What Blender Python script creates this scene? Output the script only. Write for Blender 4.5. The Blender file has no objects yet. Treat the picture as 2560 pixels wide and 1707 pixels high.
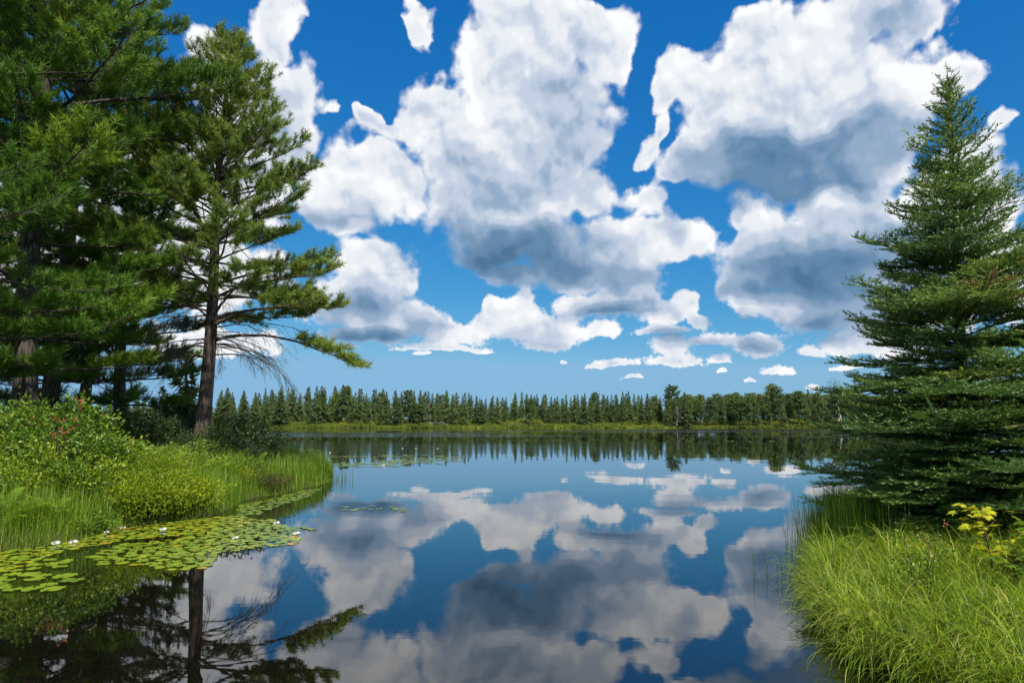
import bpy, math, random
import numpy as np
from mathutils import Vector, Matrix

# ---------------------------------------------------------------- camera
scene = bpy.context.scene
COL = scene.collection
PITCH = math.radians(6.6)
CAM_H = 1.7
FPX = 1707.0                      # focal length in photo pixels (24 mm lens, 2560 px wide)
cam_data = bpy.data.cameras.new('camera')
cam_data.lens = 24.0
cam_data.sensor_width = 36.0
cam_data.clip_end = 12000.0
cam = bpy.data.objects.new('camera', cam_data)
COL.objects.link(cam)
cam.location = (0, 0, CAM_H)
cam.rotation_euler = (math.radians(90) + PITCH, 0, 0)
scene.camera = cam
scene.render.resolution_x, scene.render.resolution_y = 1024, 682
vs = scene.view_settings
vs.view_transform = 'Standard'; vs.look = 'None'; vs.gamma = 1.0; vs.exposure = 0.45
vs.use_curve_mapping = False
scene.cycles.max_bounces = 6
scene.cycles.diffuse_bounces = 2
scene.cycles.glossy_bounces = 3
scene.cycles.transmission_bounces = 3
scene.cycles.transparent_max_bounces = 4
scene.cycles.use_denoising = True
scene.cycles.use_adaptive_sampling = True
scene.cycles.adaptive_threshold = 0.02
scene.cycles.adaptive_min_samples = 20

def pix_dir(x, y):
    """direction through a photo pixel (2560 x 1707), world space"""
    u = (x - 1280.0) / FPX; v = (853.5 - y) / FPX
    c, s = math.cos(PITCH), math.sin(PITCH)
    return Vector((u, c - v * s, s + v * c))
def at_depth(x, y, D):
    d = pix_dir(x, y); return Vector((0, 0, CAM_H)) + d * (D / d.y)
def on_level(x, y, z=0.0):
    d = pix_dir(x, y); return Vector((0, 0, CAM_H)) + d * ((z - CAM_H) / d.z)

# ---------------------------------------------------------------- sun
SUN_EL, SUN_AZ = math.radians(54), math.radians(152)     # azimuth clockwise from +Y: behind the camera, to the right
sun_dir = Vector((math.sin(SUN_AZ) * math.cos(SUN_EL), math.cos(SUN_AZ) * math.cos(SUN_EL), math.sin(SUN_EL)))
sl = bpy.data.lights.new('sun', 'SUN')
sl.energy = 5.0; sl.angle = math.radians(0.53); sl.color = (1.0, 0.95, 0.86)
sun = bpy.data.objects.new('sun', sl); COL.objects.link(sun)
sun.rotation_euler = (-sun_dir).to_track_quat('-Z', 'Y').to_euler()
sun.location = (20, -30, 40)

# ---------------------------------------------------------------- sky with cumulus
world = bpy.data.worlds.new('World'); scene.world = world; world.use_nodes = True
world.cycles.sampling_method = 'NONE'
def build_sky():
    nt = world.node_tree; nt.nodes.clear()
    N, L = nt.nodes, nt.links
    def node(t, **kw):
        n = N.new(t)
        for k, v in kw.items(): setattr(n, k, v)
        return n
    def put(sock, v):
        if isinstance(v, bpy.types.NodeSocket): L.new(v, sock)
        else: sock.default_value = v
    def m(op, a, b=0.0, c=None, clamp=False):
        n = node('ShaderNodeMath', operation=op, use_clamp=clamp)
        put(n.inputs[0], a); put(n.inputs[1], b)
        if c is not None: put(n.inputs[2], c)
        return n.outputs[0]
    def vm(op, a, b=None, c=None):
        n = node('ShaderNodeVectorMath', operation=op)
        put(n.inputs[0], a)
        if b is not None: put(n.inputs[1], b)
        if c is not None: put(n.inputs[2], c)
        return n.outputs['Value'] if op in ('LENGTH', 'DOT_PRODUCT') else n.outputs[0]
    def ss(v, lo, hi):
        n = node('ShaderNodeMapRange', interpolation_type='SMOOTHSTEP', clamp=True)
        put(n.inputs['Value'], v); put(n.inputs['From Min'], lo); put(n.inputs['From Max'], hi)
        return n.outputs[0]
    tc = node('ShaderNodeTexCoord')
    sep = node('ShaderNodeSeparateXYZ'); L.new(tc.outputs['Generated'], sep.inputs[0])
    X, Y, Z = sep.outputs
    az = m('ARCTAN2', X, Y)
    el = m('ARCSINE', Z)
    comb = node('ShaderNodeCombineXYZ'); L.new(az, comb.inputs[0]); L.new(el, comb.inputs[1])
    P = comb.outputs[0]
    # clouds shrink towards the horizon, and so does their billowing
    k = ss(el, -0.02, 0.42); k = m('MULTIPLY_ADD', k, 0.82, 0.18)
    def noise(vec, scale, detail, rough=0.5, color=False, lac=2.0, dist=0.0):
        n = node('ShaderNodeTexNoise', noise_dimensions='2D')
        put(n.inputs['Vector'], vec); n.inputs['Scale'].default_value = scale
        n.inputs['Detail'].default_value = detail; n.inputs['Roughness'].default_value = rough
        n.inputs['Lacunarity'].default_value = lac; n.inputs['Distortion'].default_value = dist
        return n.outputs['Color'] if color else n.outputs['Fac']
    # domain warp
    wc = vm('SUBTRACT', noise(P, 9.0, 6.0, 0.50, True), (0.5, 0.5, 0.5))
    amp = m('MULTIPLY', k, 0.100)
    ac = node('ShaderNodeCombineXYZ'); L.new(amp, ac.inputs[0]); L.new(amp, ac.inputs[1])
    Q = vm('MULTIPLY_ADD', wc, ac.outputs[0], P)
    a2 = vm('MULTIPLY', ac.outputs[0], (0.35, 0.35, 0.0))
    Q2 = vm('MULTIPLY_ADD', wc, a2, P)
    S = 2560.0 / 2352.0
    def ang(cx, cy, rx, ry):
        cx, cy, rx, ry = cx * S, cy * S, rx * S, ry * S
        d = pix_dir(cx, cy).normalized()
        a, e = math.atan2(d.x, d.y), math.asin(d.z)
        d2 = pix_dir(cx + rx, cy).normalized(); d3 = pix_dir(cx, cy - ry).normalized()
        return a, e, abs(math.atan2(d2.x, d2.y) - a), abs(math.asin(d3.z) - e)
    def blob(*q):
        a, e, ra, re = ang(*q)
        return vm('LENGTH', vm('MULTIPLY_ADD', Q, (1 / ra, 1 / re, 0), (-a / ra, -e / re, 0)))
    cover = [
     (640,40,62,90),(665,190,85,85),(640,320,85,90),(700,360,32,50),(500,112,62,62),(560,230,120,110),(590,420,120,110),
     (430,450,200,150),(200,420,220,160),(420,620,260,110),(480,785,170,38),(120,620,160,110),
     (820,420,110,90),(760,470,85,70),(885,380,75,60),(910,440,90,60),(780,515,60,30),
     (1230,40,135,105),(1390,90,75,85),(1325,85,70,70),(1425,130,36,48),(1150,150,110,105),(1000,215,95,72),(960,270,78,78),(1080,300,150,110),
     (1250,230,150,140),(1300,330,100,110),(1150,430,190,110),(1345,440,62,70),(1060,490,110,60),(1190,545,175,68),(1120,590,105,36),(1260,585,80,40),
     (838,268,22,22),(872,302,34,24),(960,58,37,35),(765,245,22,15),
     (1480,468,58,28),(1420,560,120,58),(1340,600,95,45),(1540,545,95,46),(1605,540,40,36),(1450,640,95,60),(1310,640,90,36),(1165,636,72,16),(1400,702,110,32),(1320,700,60,30),
     (1760,60,115,85),(1950,60,180,100),(2110,60,110,70),(1590,180,100,80),(1530,210,52,55),(1750,220,200,130),(1950,220,180,120),(2130,195,90,66),(2205,190,56,52),
     (1518,292,25,22),(1492,338,28,36),(1466,374,20,18),(1600,370,85,58),(1560,402,45,24),(1780,390,190,72),(1980,330,160,90),(2060,300,80,60),(2300,292,34,22),
     (1690,500,42,42),(1760,560,110,75),(1900,540,190,95),(2010,480,130,80),(2100,560,110,110),(1850,622,150,42),(2000,640,130,40),(1692,655,42,52),(1722,700,40,36),(1700,612,30,40),
     (1870,712,105,52),(1980,700,95,55),(1950,785,105,38),(2110,730,150,90),(1858,802,34,14),(2200,480,140,160),(2330,620,80,120),
     (1535,722,72,42),(1585,700,34,34),(1508,690,24,28),(1530,768,70,10),
     (1640,790,58,12),(1735,797,58,20),(1545,803,46,20),(1552,830,56,13),(1406,834,56,10),(1450,867,19,4.5),(1370,764,42,19),(1782,851,33,12),(1866,887,15,6.5),(1722,876,15,5),(1658,850,10,5.5),(1650,828,28,11),(1298,822,8,4),
     (870,620,100,68),(848,588,55,40),(932,640,42,48),(800,690,120,80),(870,720,110,62),(960,742,46,32),(830,775,105,16),(1040,772,78,26),(1020,803,98,10),
     (1110,742,38,28),(1130,706,24,22),(1190,688,17,17),(1200,752,98,38),(1262,782,64,18),(1170,722,56,28),(780,797,48,7),(975,815,26,4),(1940,838,36,7),(2010,880,18,7),(905,775,50,20),(2040,800,60,24),(1800,705,75,42),(1910,690,120,60),(2050,705,120,80),(2000,780,110,42),(1730,660,50,50),(1290,760,44,22),(1620,745,24,18),(1710,310,130,80),(1860,330,140,80),(1960,420,130,60),(1880,460,60,30),(1800,600,160,60),(1950,600,150,70)]
    # the same kind of cumulus goes on all round, outside the part of the sky that the camera sees
    g = noise(vm('MULTIPLY', P, (1.0, 1.6, 1.0)), 2.6, 5.0, 0.5)
    g = m('MULTIPLY_ADD', g, -6.0, 4.25)
    aaz = m('ABSOLUTE', az)
    inside = m('MULTIPLY', ss(aaz, 0.78, 0.66), ss(el, 0.66, 0.56))
    g = m('ADD', g, m('MULTIPLY', inside, 9.0))
    # billows: fractal cells plus fine noise eat into the outline
    vo = node('ShaderNodeTexVoronoi', voronoi_dimensions='2D', feature='SMOOTH_F1')
    L.new(Q2, vo.inputs['Vector']); vo.inputs['Scale'].default_value = 19.0; vo.inputs['Smoothness'].default_value = 0.5
    vo.inputs['Detail'].default_value = 2.0; vo.inputs['Roughness'].default_value = 0.5
    vd = vo.outputs['Distance']
    fine = noise(P, 44.0, 5.0, 0.54)
    tiny = m('MULTIPLY', m('MULTIPLY_ADD', noise(P, 150.0, 4.0, 0.55), 1.3, -0.65), m('POWER', m('SUBTRACT', 1.0, k), 1.8))
    eat0 = m('ADD', m('MULTIPLY_ADD', vd, 0.46, -0.21), m('MULTIPLY_ADD', fine, 0.34, -0.175))
    eat = m('ADD', eat0, tiny)
    # relief: difference of the billow field towards the sun
    off = vm('ADD', Q2, (0.010, 0.024, 0.0))
    r1 = noise(Q2, 7.0, 6.0, 0.52); r2 = noise(off, 7.0, 6.0, 0.52)
    vo2 = node('ShaderNodeTexVoronoi', voronoi_dimensions='2D', feature='SMOOTH_F1')
    L.new(vm('ADD', Q2, (0.005, 0.012, 0.0)), vo2.inputs['Vector'])
    for nm in ('Scale', 'Smoothness', 'Detail', 'Roughness'): vo2.inputs[nm].default_value = vo.inputs[nm].default_value
    puff = m('SUBTRACT', vd, vo2.outputs['Distance'])            # rounded billows lit from above
    relief = m('ADD', m('MULTIPLY', m('SUBTRACT', r2, r1), 1.25), m('MULTIPLY', puff, 0.24))
    dark = [(1150,565,230,55,.82),(1130,530,200,34,.5),(1220,602,180,34,1.1),(1060,545,110,40,.6),(1290,280,150,170,.26),(1200,420,230,90,.26),
     (1800,365,300,75,.74),(1790,432,230,48,1.1),(1930,335,220,60,.5),(2050,50,130,70,.35),(1760,140,120,60,.12),
     (1850,600,250,75,.70),(1850,645,210,36,1.05),(2010,580,200,90,.5),(1880,745,115,34,.75),(1960,720,110,60,.5),(1700,752,80,18,.8),(2120,700,120,90,.4),
     (1400,730,140,14,.9),(1430,640,130,75,.30),(1200,648,95,14,.7),(1540,778,66,8,.9),(1530,495,44,26,.6),
     (850,710,160,65,.42),(860,776,130,16,.95),(1210,775,95,12,.5),(790,505,120,36,.38),(1650,800,60,7,.5),(640,300,60,120,.22),(980,755,60,14,.4),(1735,812,60,8,.6)]
    def lin(r, g, b): return tuple(((v / 255) / 12.92 if v / 255 < .04045 else ((v / 255 + .055) / 1.055) ** 2.4) for v in (r, g, b)) + (1,)
    # the two smooth fields (how much cloud, how dark its base) are tabulated: one curve over azimuth per row of elevation
    A0, A1, E1 = -0.74, 0.74, 0.66
    sq = node('ShaderNodeSeparateXYZ'); L.new(Q, sq.inputs[0])
    ua = m('MULTIPLY_ADD', sq.outputs[0], 1 / (A1 - A0), -A0 / (A1 - A0), clamp=True)
    ue = m('POWER', m('MULTIPLY', m('MAXIMUM', sq.outputs[1], 0.0), 1 / E1), 0.55)
    NA = 180
    aa = np.linspace(A0, A1, NA)
    def smin(p, q, k):
        h = np.maximum(k - np.abs(p - q), 0) / k
        return np.minimum(p, q) - h * h * h * k / 6
    def cover_at(e):
        f = np.full(NA, 3.0)
        for b in cover:
            if b[3] < 19: continue
            a, ee, ra, re = ang(*b)
            f = smin(f, np.sqrt(((aa - a) / ra) ** 2 + ((e - ee) / re) ** 2), 0.16)
        return np.clip(f / 3, 0, 1)
    def dark_at(e):
        t = np.zeros(NA)
        for b in dark:
            a, ee, ra, re = ang(*b[:4])
            l = (1.15 - .85 * np.sqrt(((aa - a) / ra) ** 2 + ((e - ee) / max(re, .012)) ** 2)) * b[4]
            t = -smin(-t, -l, 0.15)
        return 1.08 * (1 - np.exp(-1.5 * np.maximum(t, 0)))
    def table(fn, rows):
        rr = m('MULTIPLY', ue, float(rows - 1))
        rv = node('ShaderNodeCombineXYZ')
        for i in range(3): L.new(rr, rv.inputs[i])
        acc = None
        for r in range(0, rows, 3):
            cn = node('ShaderNodeRGBCurve'); mp = cn.mapping
            mp.use_clip = False
            for ch in range(3):
                vals = fn(E1 * ((r + ch) / (rows - 1)) ** (1 / 0.55))
                cu = mp.curves[ch]
                cu.points[0].location = (0, float(vals[0])); cu.points[1].location = (1, float(vals[-1]))
                for j in range(1, NA - 1): cu.points.new(j / (NA - 1), float(vals[j]))
                for p in cu.points: p.handle_type = 'VECTOR'
            mp.update()
            L.new(ua, cn.inputs['Color'])
            wgt = vm('MAXIMUM', vm('SUBTRACT', (1, 1, 1), vm('ABSOLUTE', vm('SUBTRACT', rv.outputs[0], (r, r + 1, r + 2)))), (0, 0, 0))
            d = vm('DOT_PRODUCT', cn.outputs['Color'], wgt)
            acc = d if acc is None else m('ADD', acc, d)
        return acc
    cover = [(b[0], b[1], b[2] * (1.22 if b[3] < 36 else 1.03), b[3] * (1.30 if b[3] < 36 else 1.03)) for b in cover]
    f = m('MULTIPLY', table(cover_at, 57), 3.0)
    for b in cover:
        if b[3] < 19:
            n = node('ShaderNodeMath', operation='SMOOTH_MIN'); L.new(f, n.inputs[0]); n.inputs[2].default_value = 0.15
            a_, e_, ra_, re_ = ang(*b)                       # small distant cumulus: domed top on a flat base
            L.new(m('MAXIMUM', blob(b[0], b[1] + b[3] * .5, b[2], b[3] * 1.5), m('MULTIPLY_ADD', sq.outputs[1], -1.2 / re_, 1.2 * (e_ - re_ * .75) / re_ + 1.0)), n.inputs[1])
            f = n.outputs[0]
    f = m('MINIMUM', f, g)
    t = m('ADD', table(dark_at, 30), m('MULTIPLY', ss(g, 0.6, -0.6), 0.5))
    t = m('MULTIPLY', t, m('MULTIPLY_ADD', r1, 0.5, 0.78))
    eat = m('MULTIPLY', eat, ss(f, 0.34, 0.86))            # billows shape the rims, the bodies stay whole
    w = m('MULTIPLY_ADD', m('MINIMUM', t, 1.0), 0.18, 0.155)
    n = node('ShaderNodeMapRange', interpolation_type='SMOOTHSTEP', clamp=True)
    L.new(m('ADD', f, eat), n.inputs['Value']); L.new(m('ADD', w, 0.985), n.inputs['From Min']); L.new(m('SUBTRACT', 0.985, w), n.inputs['From Max'])
    alpha = m('MULTIPLY', n.outputs[0], ss(el, 0.0, 0.02))
    t = m('ADD', t, m('MULTIPLY', relief, m('MULTIPLY_ADD', m('MINIMUM', t, 1.0), -0.35, 0.75)))
    t = m('ADD', t, m('MULTIPLY_ADD', vd, 0.12, -0.04))
    t = m('ADD', t, m('MULTIPLY', ss(f, 1.0, 0.2), 0.12))
    ramp = node('ShaderNodeValToRGB')
    cr = ramp.color_ramp; cr.interpolation = 'EASE'
    pts = [(0.0, lin(251,252,254)), (0.16, lin(234,238,244)), (0.36, lin(196,208,226)), (0.58, lin(146,171,199)), (0.82, lin(102,138,172)), (1.0, lin(80,117,153))]
    while len(cr.elements) < len(pts): cr.elements.new(0.5)
    for e, (p, c) in zip(cr.elements, pts): e.position = p; e.color = c
    L.new(t, ramp.inputs[0])
    # clear sky
    sky = node('ShaderNodeTexSky', sky_type='NISHITA', sun_disc=False)
    sky.sun_elevation = SUN_EL; sky.sun_rotation = SUN_AZ
    sky.air_density = 1.0; sky.dust_density = 0.0; sky.ozone_density = 1.0
    # seen through a polarising filter: deeper, bluer
    STR = 0.08
    sc = node('ShaderNodeSeparateColor'); L.new(sky.outputs[0], sc.inputs[0])
    cc = node('ShaderNodeCombineColor')
    for i, (ga, gp) in enumerate(((0.56, 1.85), (0.60, 0.82), (0.80, 0.45))):
        L.new(m('MINIMUM', m('MULTIPLY', m('POWER', m('MAXIMUM', sc.outputs[i], 1e-4), gp), 0.727 * ga * 0.11 ** gp / STR), (0.18, 0.356, 0.538)[i] / STR), cc.inputs[i])
    bg1 = node('ShaderNodeBackground'); L.new(cc.outputs[0], bg1.inputs[0]); bg1.inputs[1].default_value = STR
    bg2 = node('ShaderNodeBackground'); L.new(ramp.outputs[0], bg2.inputs[0]); bg2.inputs[1].default_value = 0.745
    mix = node('ShaderNodeMixShader'); L.new(alpha, mix.inputs[0]); L.new(bg1.outputs[0], mix.inputs[1]); L.new(bg2.outputs[0], mix.inputs[2])
    out = node('ShaderNodeOutputWorld'); L.new(mix.outputs[0], out.inputs[0])
build_sky()

# ================================================================ helpers
RNG = np.random.default_rng(11)
def U(a, b, n=None): return RNG.uniform(a, b, n)
def nrm(v): return v / np.maximum(np.linalg.norm(v, axis=-1, keepdims=True), 1e-9)
UP = np.array((0.0, 0.0, 1.0))

class Geo:
    """collects vertices, triangles, quads and one per-vertex tint, then becomes ONE mesh"""
    def __init__(s): s.v, s.t, s.q, s.a, s.n = [], [], [], [], 0
    def add(s, V, tris=None, quads=None, tint=0.5):
        V = np.asarray(V, dtype=np.float32).reshape(-1, 3)
        if tris is not None and len(tris): s.t.append(np.asarray(tris, dtype=np.int64).reshape(-1, 3) + s.n)
        if quads is not None and len(quads): s.q.append(np.asarray(quads, dtype=np.int64).reshape(-1, 4) + s.n)
        s.v.append(V)
        s.a.append(np.broadcast_to(np.asarray(tint, dtype=np.float32), (len(V),)).copy())
        s.n += len(V)
    def mesh(s, name, mat, smooth=False):
        me = bpy.data.meshes.new(name)
        V = np.concatenate(s.v) if s.v else np.zeros((0, 3), np.float32)
        T = np.concatenate(s.t) if s.t else np.zeros((0, 3), np.int64)
        Q = np.concatenate(s.q) if s.q else np.zeros((0, 4), np.int64)
        me.vertices.add(len(V)); me.vertices.foreach_set('co', V.ravel())
        nl = T.size + Q.size
        me.loops.add(nl); me.loops.foreach_set('vertex_index', np.concatenate((T.ravel(), Q.ravel())).astype(np.int32))
        me.polygons.add(len(T) + len(Q))
        st = np.concatenate((np.arange(len(T)) * 3, T.size + np.arange(len(Q)) * 4)).astype(np.int32)
        me.polygons.foreach_set('loop_start', st)
        at = me.attributes.new('tint', 'FLOAT', 'POINT'); at.data.foreach_set('value', np.concatenate(s.a) if s.a else np.zeros(0, np.float32))
        me.update(calc_edges=True)
        if smooth: me.polygons.foreach_set('use_smooth', np.ones(len(T) + len(Q), dtype=bool))
        me.materials.append(mat)
        return me

def obj(name, me, parent=None, loc=(0, 0, 0), rot=(0, 0, 0), scale=1.0, **props):
    o = bpy.data.objects.new(name, me); COL.objects.link(o)
    o.parent = parent; o.location = loc; o.rotation_euler = rot
    o.scale = (scale,) * 3 if np.isscalar(scale) else scale
    for k, v in props.items(): o[k] = v
    return o
def thing(name, label, category, loc=(0, 0, 0), rotz=0.0, scale=1.0, group=None):
    o = obj(name, None, None, loc, (0, 0, rotz), scale, label=label, category=category)
    o.empty_display_size = 0.2
    if group: o['group'] = group
    return o
def copy_thing(src, loc, rotz=0.0, scale=1.0, label=None, group=None, rot=None):
    def rec(o, parent):
        c = o.copy(); COL.objects.link(c); c.parent = parent
        for ch in o.children: rec(ch, c)
        return c
    c = rec(src, None)
    c.location = loc; c.rotation_euler = rot if rot is not None else (0, 0, rotz)
    c.scale = (scale,) * 3 if np.isscalar(scale) else scale
    if label: c['label'] = label
    if group: c['group'] = group
    return c

def tube(g, pts, rad, sides=5, tint=0.5, cap=True):
    pts = np.asarray(pts, float); n = len(pts); rad = np.broadcast_to(np.asarray(rad, float), (n,))
    t = nrm(np.gradient(pts, axis=0))
    ref = np.array((0.31, 0.17, 1.0)) if abs(t[0, 2]) < 0.8 else np.array((1.0, 0.2, 0.1))
    x = nrm(np.cross(np.broadcast_to(ref, t.shape), t)); y = np.cross(t, x)
    an = np.arange(sides) * 2 * math.pi / sides
    V = pts[:, None] + rad[:, None, None] * (np.cos(an)[None, :, None] * x[:, None] + np.sin(an)[None, :, None] * y[:, None])
    i = np.arange(n - 1)[:, None] * sides; j = np.arange(sides)[None]; k = (j + 1) % sides
    quads = np.stack((i + j, i + k, i + sides + k, i + sides + j), -1).reshape(-1, 4)
    tris = []
    if cap: tris = [((n - 1) * sides, (n - 1) * sides + a, (n - 1) * sides + a + 1) for a in range(1, sides - 1)]
    g.add(V.reshape(-1, 3), tris, quads, tint)

def place(g, tmpl, pos, dirs, scale, tint, ref=None):
    """put copies of a template (axis = +Z) at pos along dirs"""
    V0, T0 = tmpl
    pos, dirs = np.asarray(pos, float), nrm(np.asarray(dirs, float)); N = len(pos)
    if N == 0: return
    if ref is None: ref = RNG.normal(size=(N, 3))
    x = nrm(np.cross(ref, dirs)); y = np.cross(dirs, x)
    sc = np.broadcast_to(np.asarray(scale, float), (N,))[:, None, None]
    V = pos[:, None] + sc * (V0[None, :, 0:1] * x[:, None] + V0[None, :, 1:2] * y[:, None] + V0[None, :, 2:3] * dirs[:, None])
    T = T0[None] + (np.arange(N) * len(V0))[:, None, None]
    g.add(V.reshape(-1, 3), T.reshape(-1, 3), None, np.repeat(np.broadcast_to(np.asarray(tint, float), (N,)), len(V0)))
def place_any(g, tmpls, pos, dirs, scale, tint):
    pos, dirs = np.asarray(pos, float), np.asarray(dirs, float)
    scale = np.broadcast_to(np.asarray(scale, float), (len(pos),)); tint = np.broadcast_to(np.asarray(tint, float), (len(pos),))
    pick = RNG.integers(0, len(tmpls), len(pos))
    for i, t in enumerate(tmpls):
        s = pick == i
        if s.any(): place(g, t, pos[s], dirs[s], scale[s], tint[s])

def tuft(n, ln, wd, lo, hi, axis):
    """n thin needles round a shoot: lo..hi degrees off the axis, spread over the axis length"""
    V, T = [], []
    for i in range(n):
        a = U(0, 2 * math.pi); th = math.radians(U(lo, hi)); z0 = U(0, axis)
        d = np.array((math.sin(th) * math.cos(a), math.sin(th) * math.sin(a), math.cos(th)))
        p = nrm(np.cross(d, RNG.normal(size=3))) * wd * 0.5
        b = np.array((0, 0, z0)); l = ln * U(0.75, 1.15)
        V += [b - p, b + p, b + d * l]; T.append((3 * i, 3 * i + 1, 3 * i + 2))
    return np.array(V), np.array(T)
def leaf_tmpl(ln=1.0, wd=0.5, fold=0.12, droop=0.15):
    """ovate leaf folded along its midrib, from the stalk at 0 along +Z; six corners"""
    V = np.array([(0, 0, 0), (wd * .5, fold, .4 * ln), (-wd * .5, fold, .4 * ln), (0, -0.03, .45 * ln), (wd * .3, fold - droop * .4, .75 * ln), (-wd * .3, fold - droop * .4, .75 * ln), (0, -droop, ln)])
    T = np.array([(0, 3, 1), (0, 2, 3), (3, 4, 1), (3, 2, 5), (3, 6, 4), (3, 5, 6)])
    return V, T

# ---------------------------------------------------------------- materials
def material(name):
    mt = bpy.data.materials.new(name); mt.use_nodes = True
    nt = mt.node_tree
    return mt, nt, nt.nodes['Principled BSDF']
def foliage(name, stops, transl=0.0, rough=0.55, spec=0.3, vary=0.25, nscale=1.3, orand=0.2):
    """colour by the tint of each leaf or shoot, drifting a little over the plant; some light passes through"""
    mt, nt, b = material(name); N, L = nt.nodes, nt.links
    at = N.new('ShaderNodeAttribute'); at.attribute_name = 'tint'
    ge = N.new('ShaderNodeNewGeometry'); no = N.new('ShaderNodeTexNoise'); no.inputs['Scale'].default_value = nscale; no.inputs['Detail'].default_value = 2
    L.new(ge.outputs['Position'], no.inputs['Vector'])
    ma = N.new('ShaderNodeMath'); ma.operation = 'MULTIPLY_ADD'; L.new(no.outputs['Fac'], ma.inputs[0]); ma.inputs[1].default_value = vary * 2; ma.inputs[2].default_value = -vary
    ad = N.new('ShaderNodeMath'); ad.operation = 'ADD'; L.new(at.outputs['Fac'], ad.inputs[0]); L.new(ma.outputs[0], ad.inputs[1])
    oi = N.new('ShaderNodeObjectInfo'); m2 = N.new('ShaderNodeMath'); m2.operation = 'MULTIPLY_ADD'; L.new(oi.outputs['Random'], m2.inputs[0]); m2.inputs[1].default_value = orand; L.new(ad.outputs[0], m2.inputs[2])
    m3 = N.new('ShaderNodeMath'); m3.operation = 'SUBTRACT'; L.new(m2.outputs[0], m3.inputs[0]); m3.inputs[1].default_value = orand / 2
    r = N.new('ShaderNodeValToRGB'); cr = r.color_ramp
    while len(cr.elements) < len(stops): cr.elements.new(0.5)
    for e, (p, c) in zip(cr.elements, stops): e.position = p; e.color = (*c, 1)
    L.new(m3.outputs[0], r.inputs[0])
    L.new(r.outputs[0], b.inputs['Base Color']); b.inputs['Roughness'].default_value = rough; b.inputs['Specular IOR Level'].default_value = spec
    if transl > 0:
        tr = N.new('ShaderNodeBsdfTranslucent'); L.new(r.outputs[0], tr.inputs[0])
        mx = N.new('ShaderNodeMixShader'); mx.inputs[0].default_value = transl
        L.new(b.outputs[0], mx.inputs[1]); L.new(tr.outputs[0], mx.inputs[2])
        L.new(mx.outputs[0], N['Material Output'].inputs[0])
    return mt
def bark(name, c0, c1, scale=9.0, stretch=0.18):
    mt, nt, b = material(name); N, L = nt.nodes, nt.links
    tc = N.new('ShaderNodeTexCoord'); mp = N.new('ShaderNodeMapping'); mp.inputs['Scale'].default_value = (1, 1, stretch); L.new(tc.outputs['Object'], mp.inputs[0])
    no = N.new('ShaderNodeTexNoise'); no.inputs['Scale'].default_value = scale; no.inputs['Detail'].default_value = 6; no.inputs['Roughness'].default_value = 0.65; L.new(mp.outputs[0], no.inputs[0])
    vo = N.new('ShaderNodeTexVoronoi'); vo.inputs['Scale'].default_value = scale * 2.2; L.new(mp.outputs[0], vo.inputs[0])
    mu = N.new('ShaderNodeMath'); mu.operation = 'MULTIPLY'; L.new(no.outputs['Fac'], mu.inputs[0]); L.new(vo.outputs['Distance'], mu.inputs[1])
    r = N.new('ShaderNodeValToRGB'); r.color_ramp.elements[0].color = (*c0, 1); r.color_ramp.elements[1].color = (*c1, 1)
    r.color_ramp.elements[0].position = 0.05; r.color_ramp.elements[1].position = 0.45
    L.new(mu.outputs[0], r.inputs[0]); L.new(r.outputs[0], b.inputs['Base Color']); b.inputs['Roughness'].default_value = 0.9
    b.inputs['Specular IOR Level'].default_value = 0.15
    bu = N.new('ShaderNodeBump'); bu.inputs['Strength'].default_value = 0.9; bu.inputs['Distance'].default_value = 0.03; L.new(mu.outputs[0], bu.inputs['Height']); L.new(bu.outputs[0], b.inputs['Normal'])
    return mt

M_red = foliage('red_pine_needles', [(0.0, (.045, .085, .014)), (0.5, (.150, .225, .030)), (1.0, (.320, .370, .056))], 0.32)
M_white = foliage('white_pine_needles', [(0.0, (.024, .075, .016)), (0.5, (.105, .215, .020)), (1.0, (.290, .380, .030))], 0.32)
M_fir = foliage('fir_needles', [(0.0, (.024, .066, .022)), (0.5, (.100, .190, .040)), (0.9, (.250, .340, .055)), (1.0, (.24, .16, .05))], 0.28, 0.42, 0.5)
M_far = foliage('far_conifer_needles', [(0.0, (.062, .095, .040)), (0.5, (.115, .165, .058)), (1.0, (.180, .235, .074))], 0.2, 0.8, 0.1, 0.2, 0.35, 0.55)
M_farlight = foliage('far_pine_needles', [(0.0, (.060, .100, .036)), (0.5, (.120, .180, .052)), (1.0, (.215, .275, .066))], 0.2, 0.8, 0.1, 0.2, 0.35, 0.55)
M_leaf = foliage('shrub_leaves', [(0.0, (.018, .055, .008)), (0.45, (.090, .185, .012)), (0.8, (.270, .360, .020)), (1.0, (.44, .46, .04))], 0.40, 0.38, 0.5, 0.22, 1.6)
M_darkleaf = foliage('dark_shrub_leaves', [(0.0, (.010, .026, .008)), (0.5, (.030, .062, .012)), (1.0, (.075, .115, .018))], 0.3, 0.4, 0.45, 0.22, 1.6)  # much darker greens than the other shrub leaves
M_gale = foliage('sweet_gale_leaves', [(0.0, (.075, .140, .008)), (0.5, (.240, .330, .012)), (1.0, (.420, .450, .020))], 0.42, 0.45, 0.35, 0.2, 2.5)
M_brown = foliage('brown_bush_leaves', [(0.0, (.040, .045, .012)), (0.6, (.100, .105, .024)), (1.0, (.160, .130, .040))], 0.25)
M_red_leaf = foliage('red_leaves', [(0.0, (.20, .06, .03)), (1.0, (.34, .12, .05))], 0.3)
M_fern = foliage('fern_fronds', [(0.0, (.060, .130, .010)), (0.5, (.150, .270, .016)), (1.0, (.290, .380, .024))], 0.4, 0.5, 0.3, 0.15, 2.0)
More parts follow.
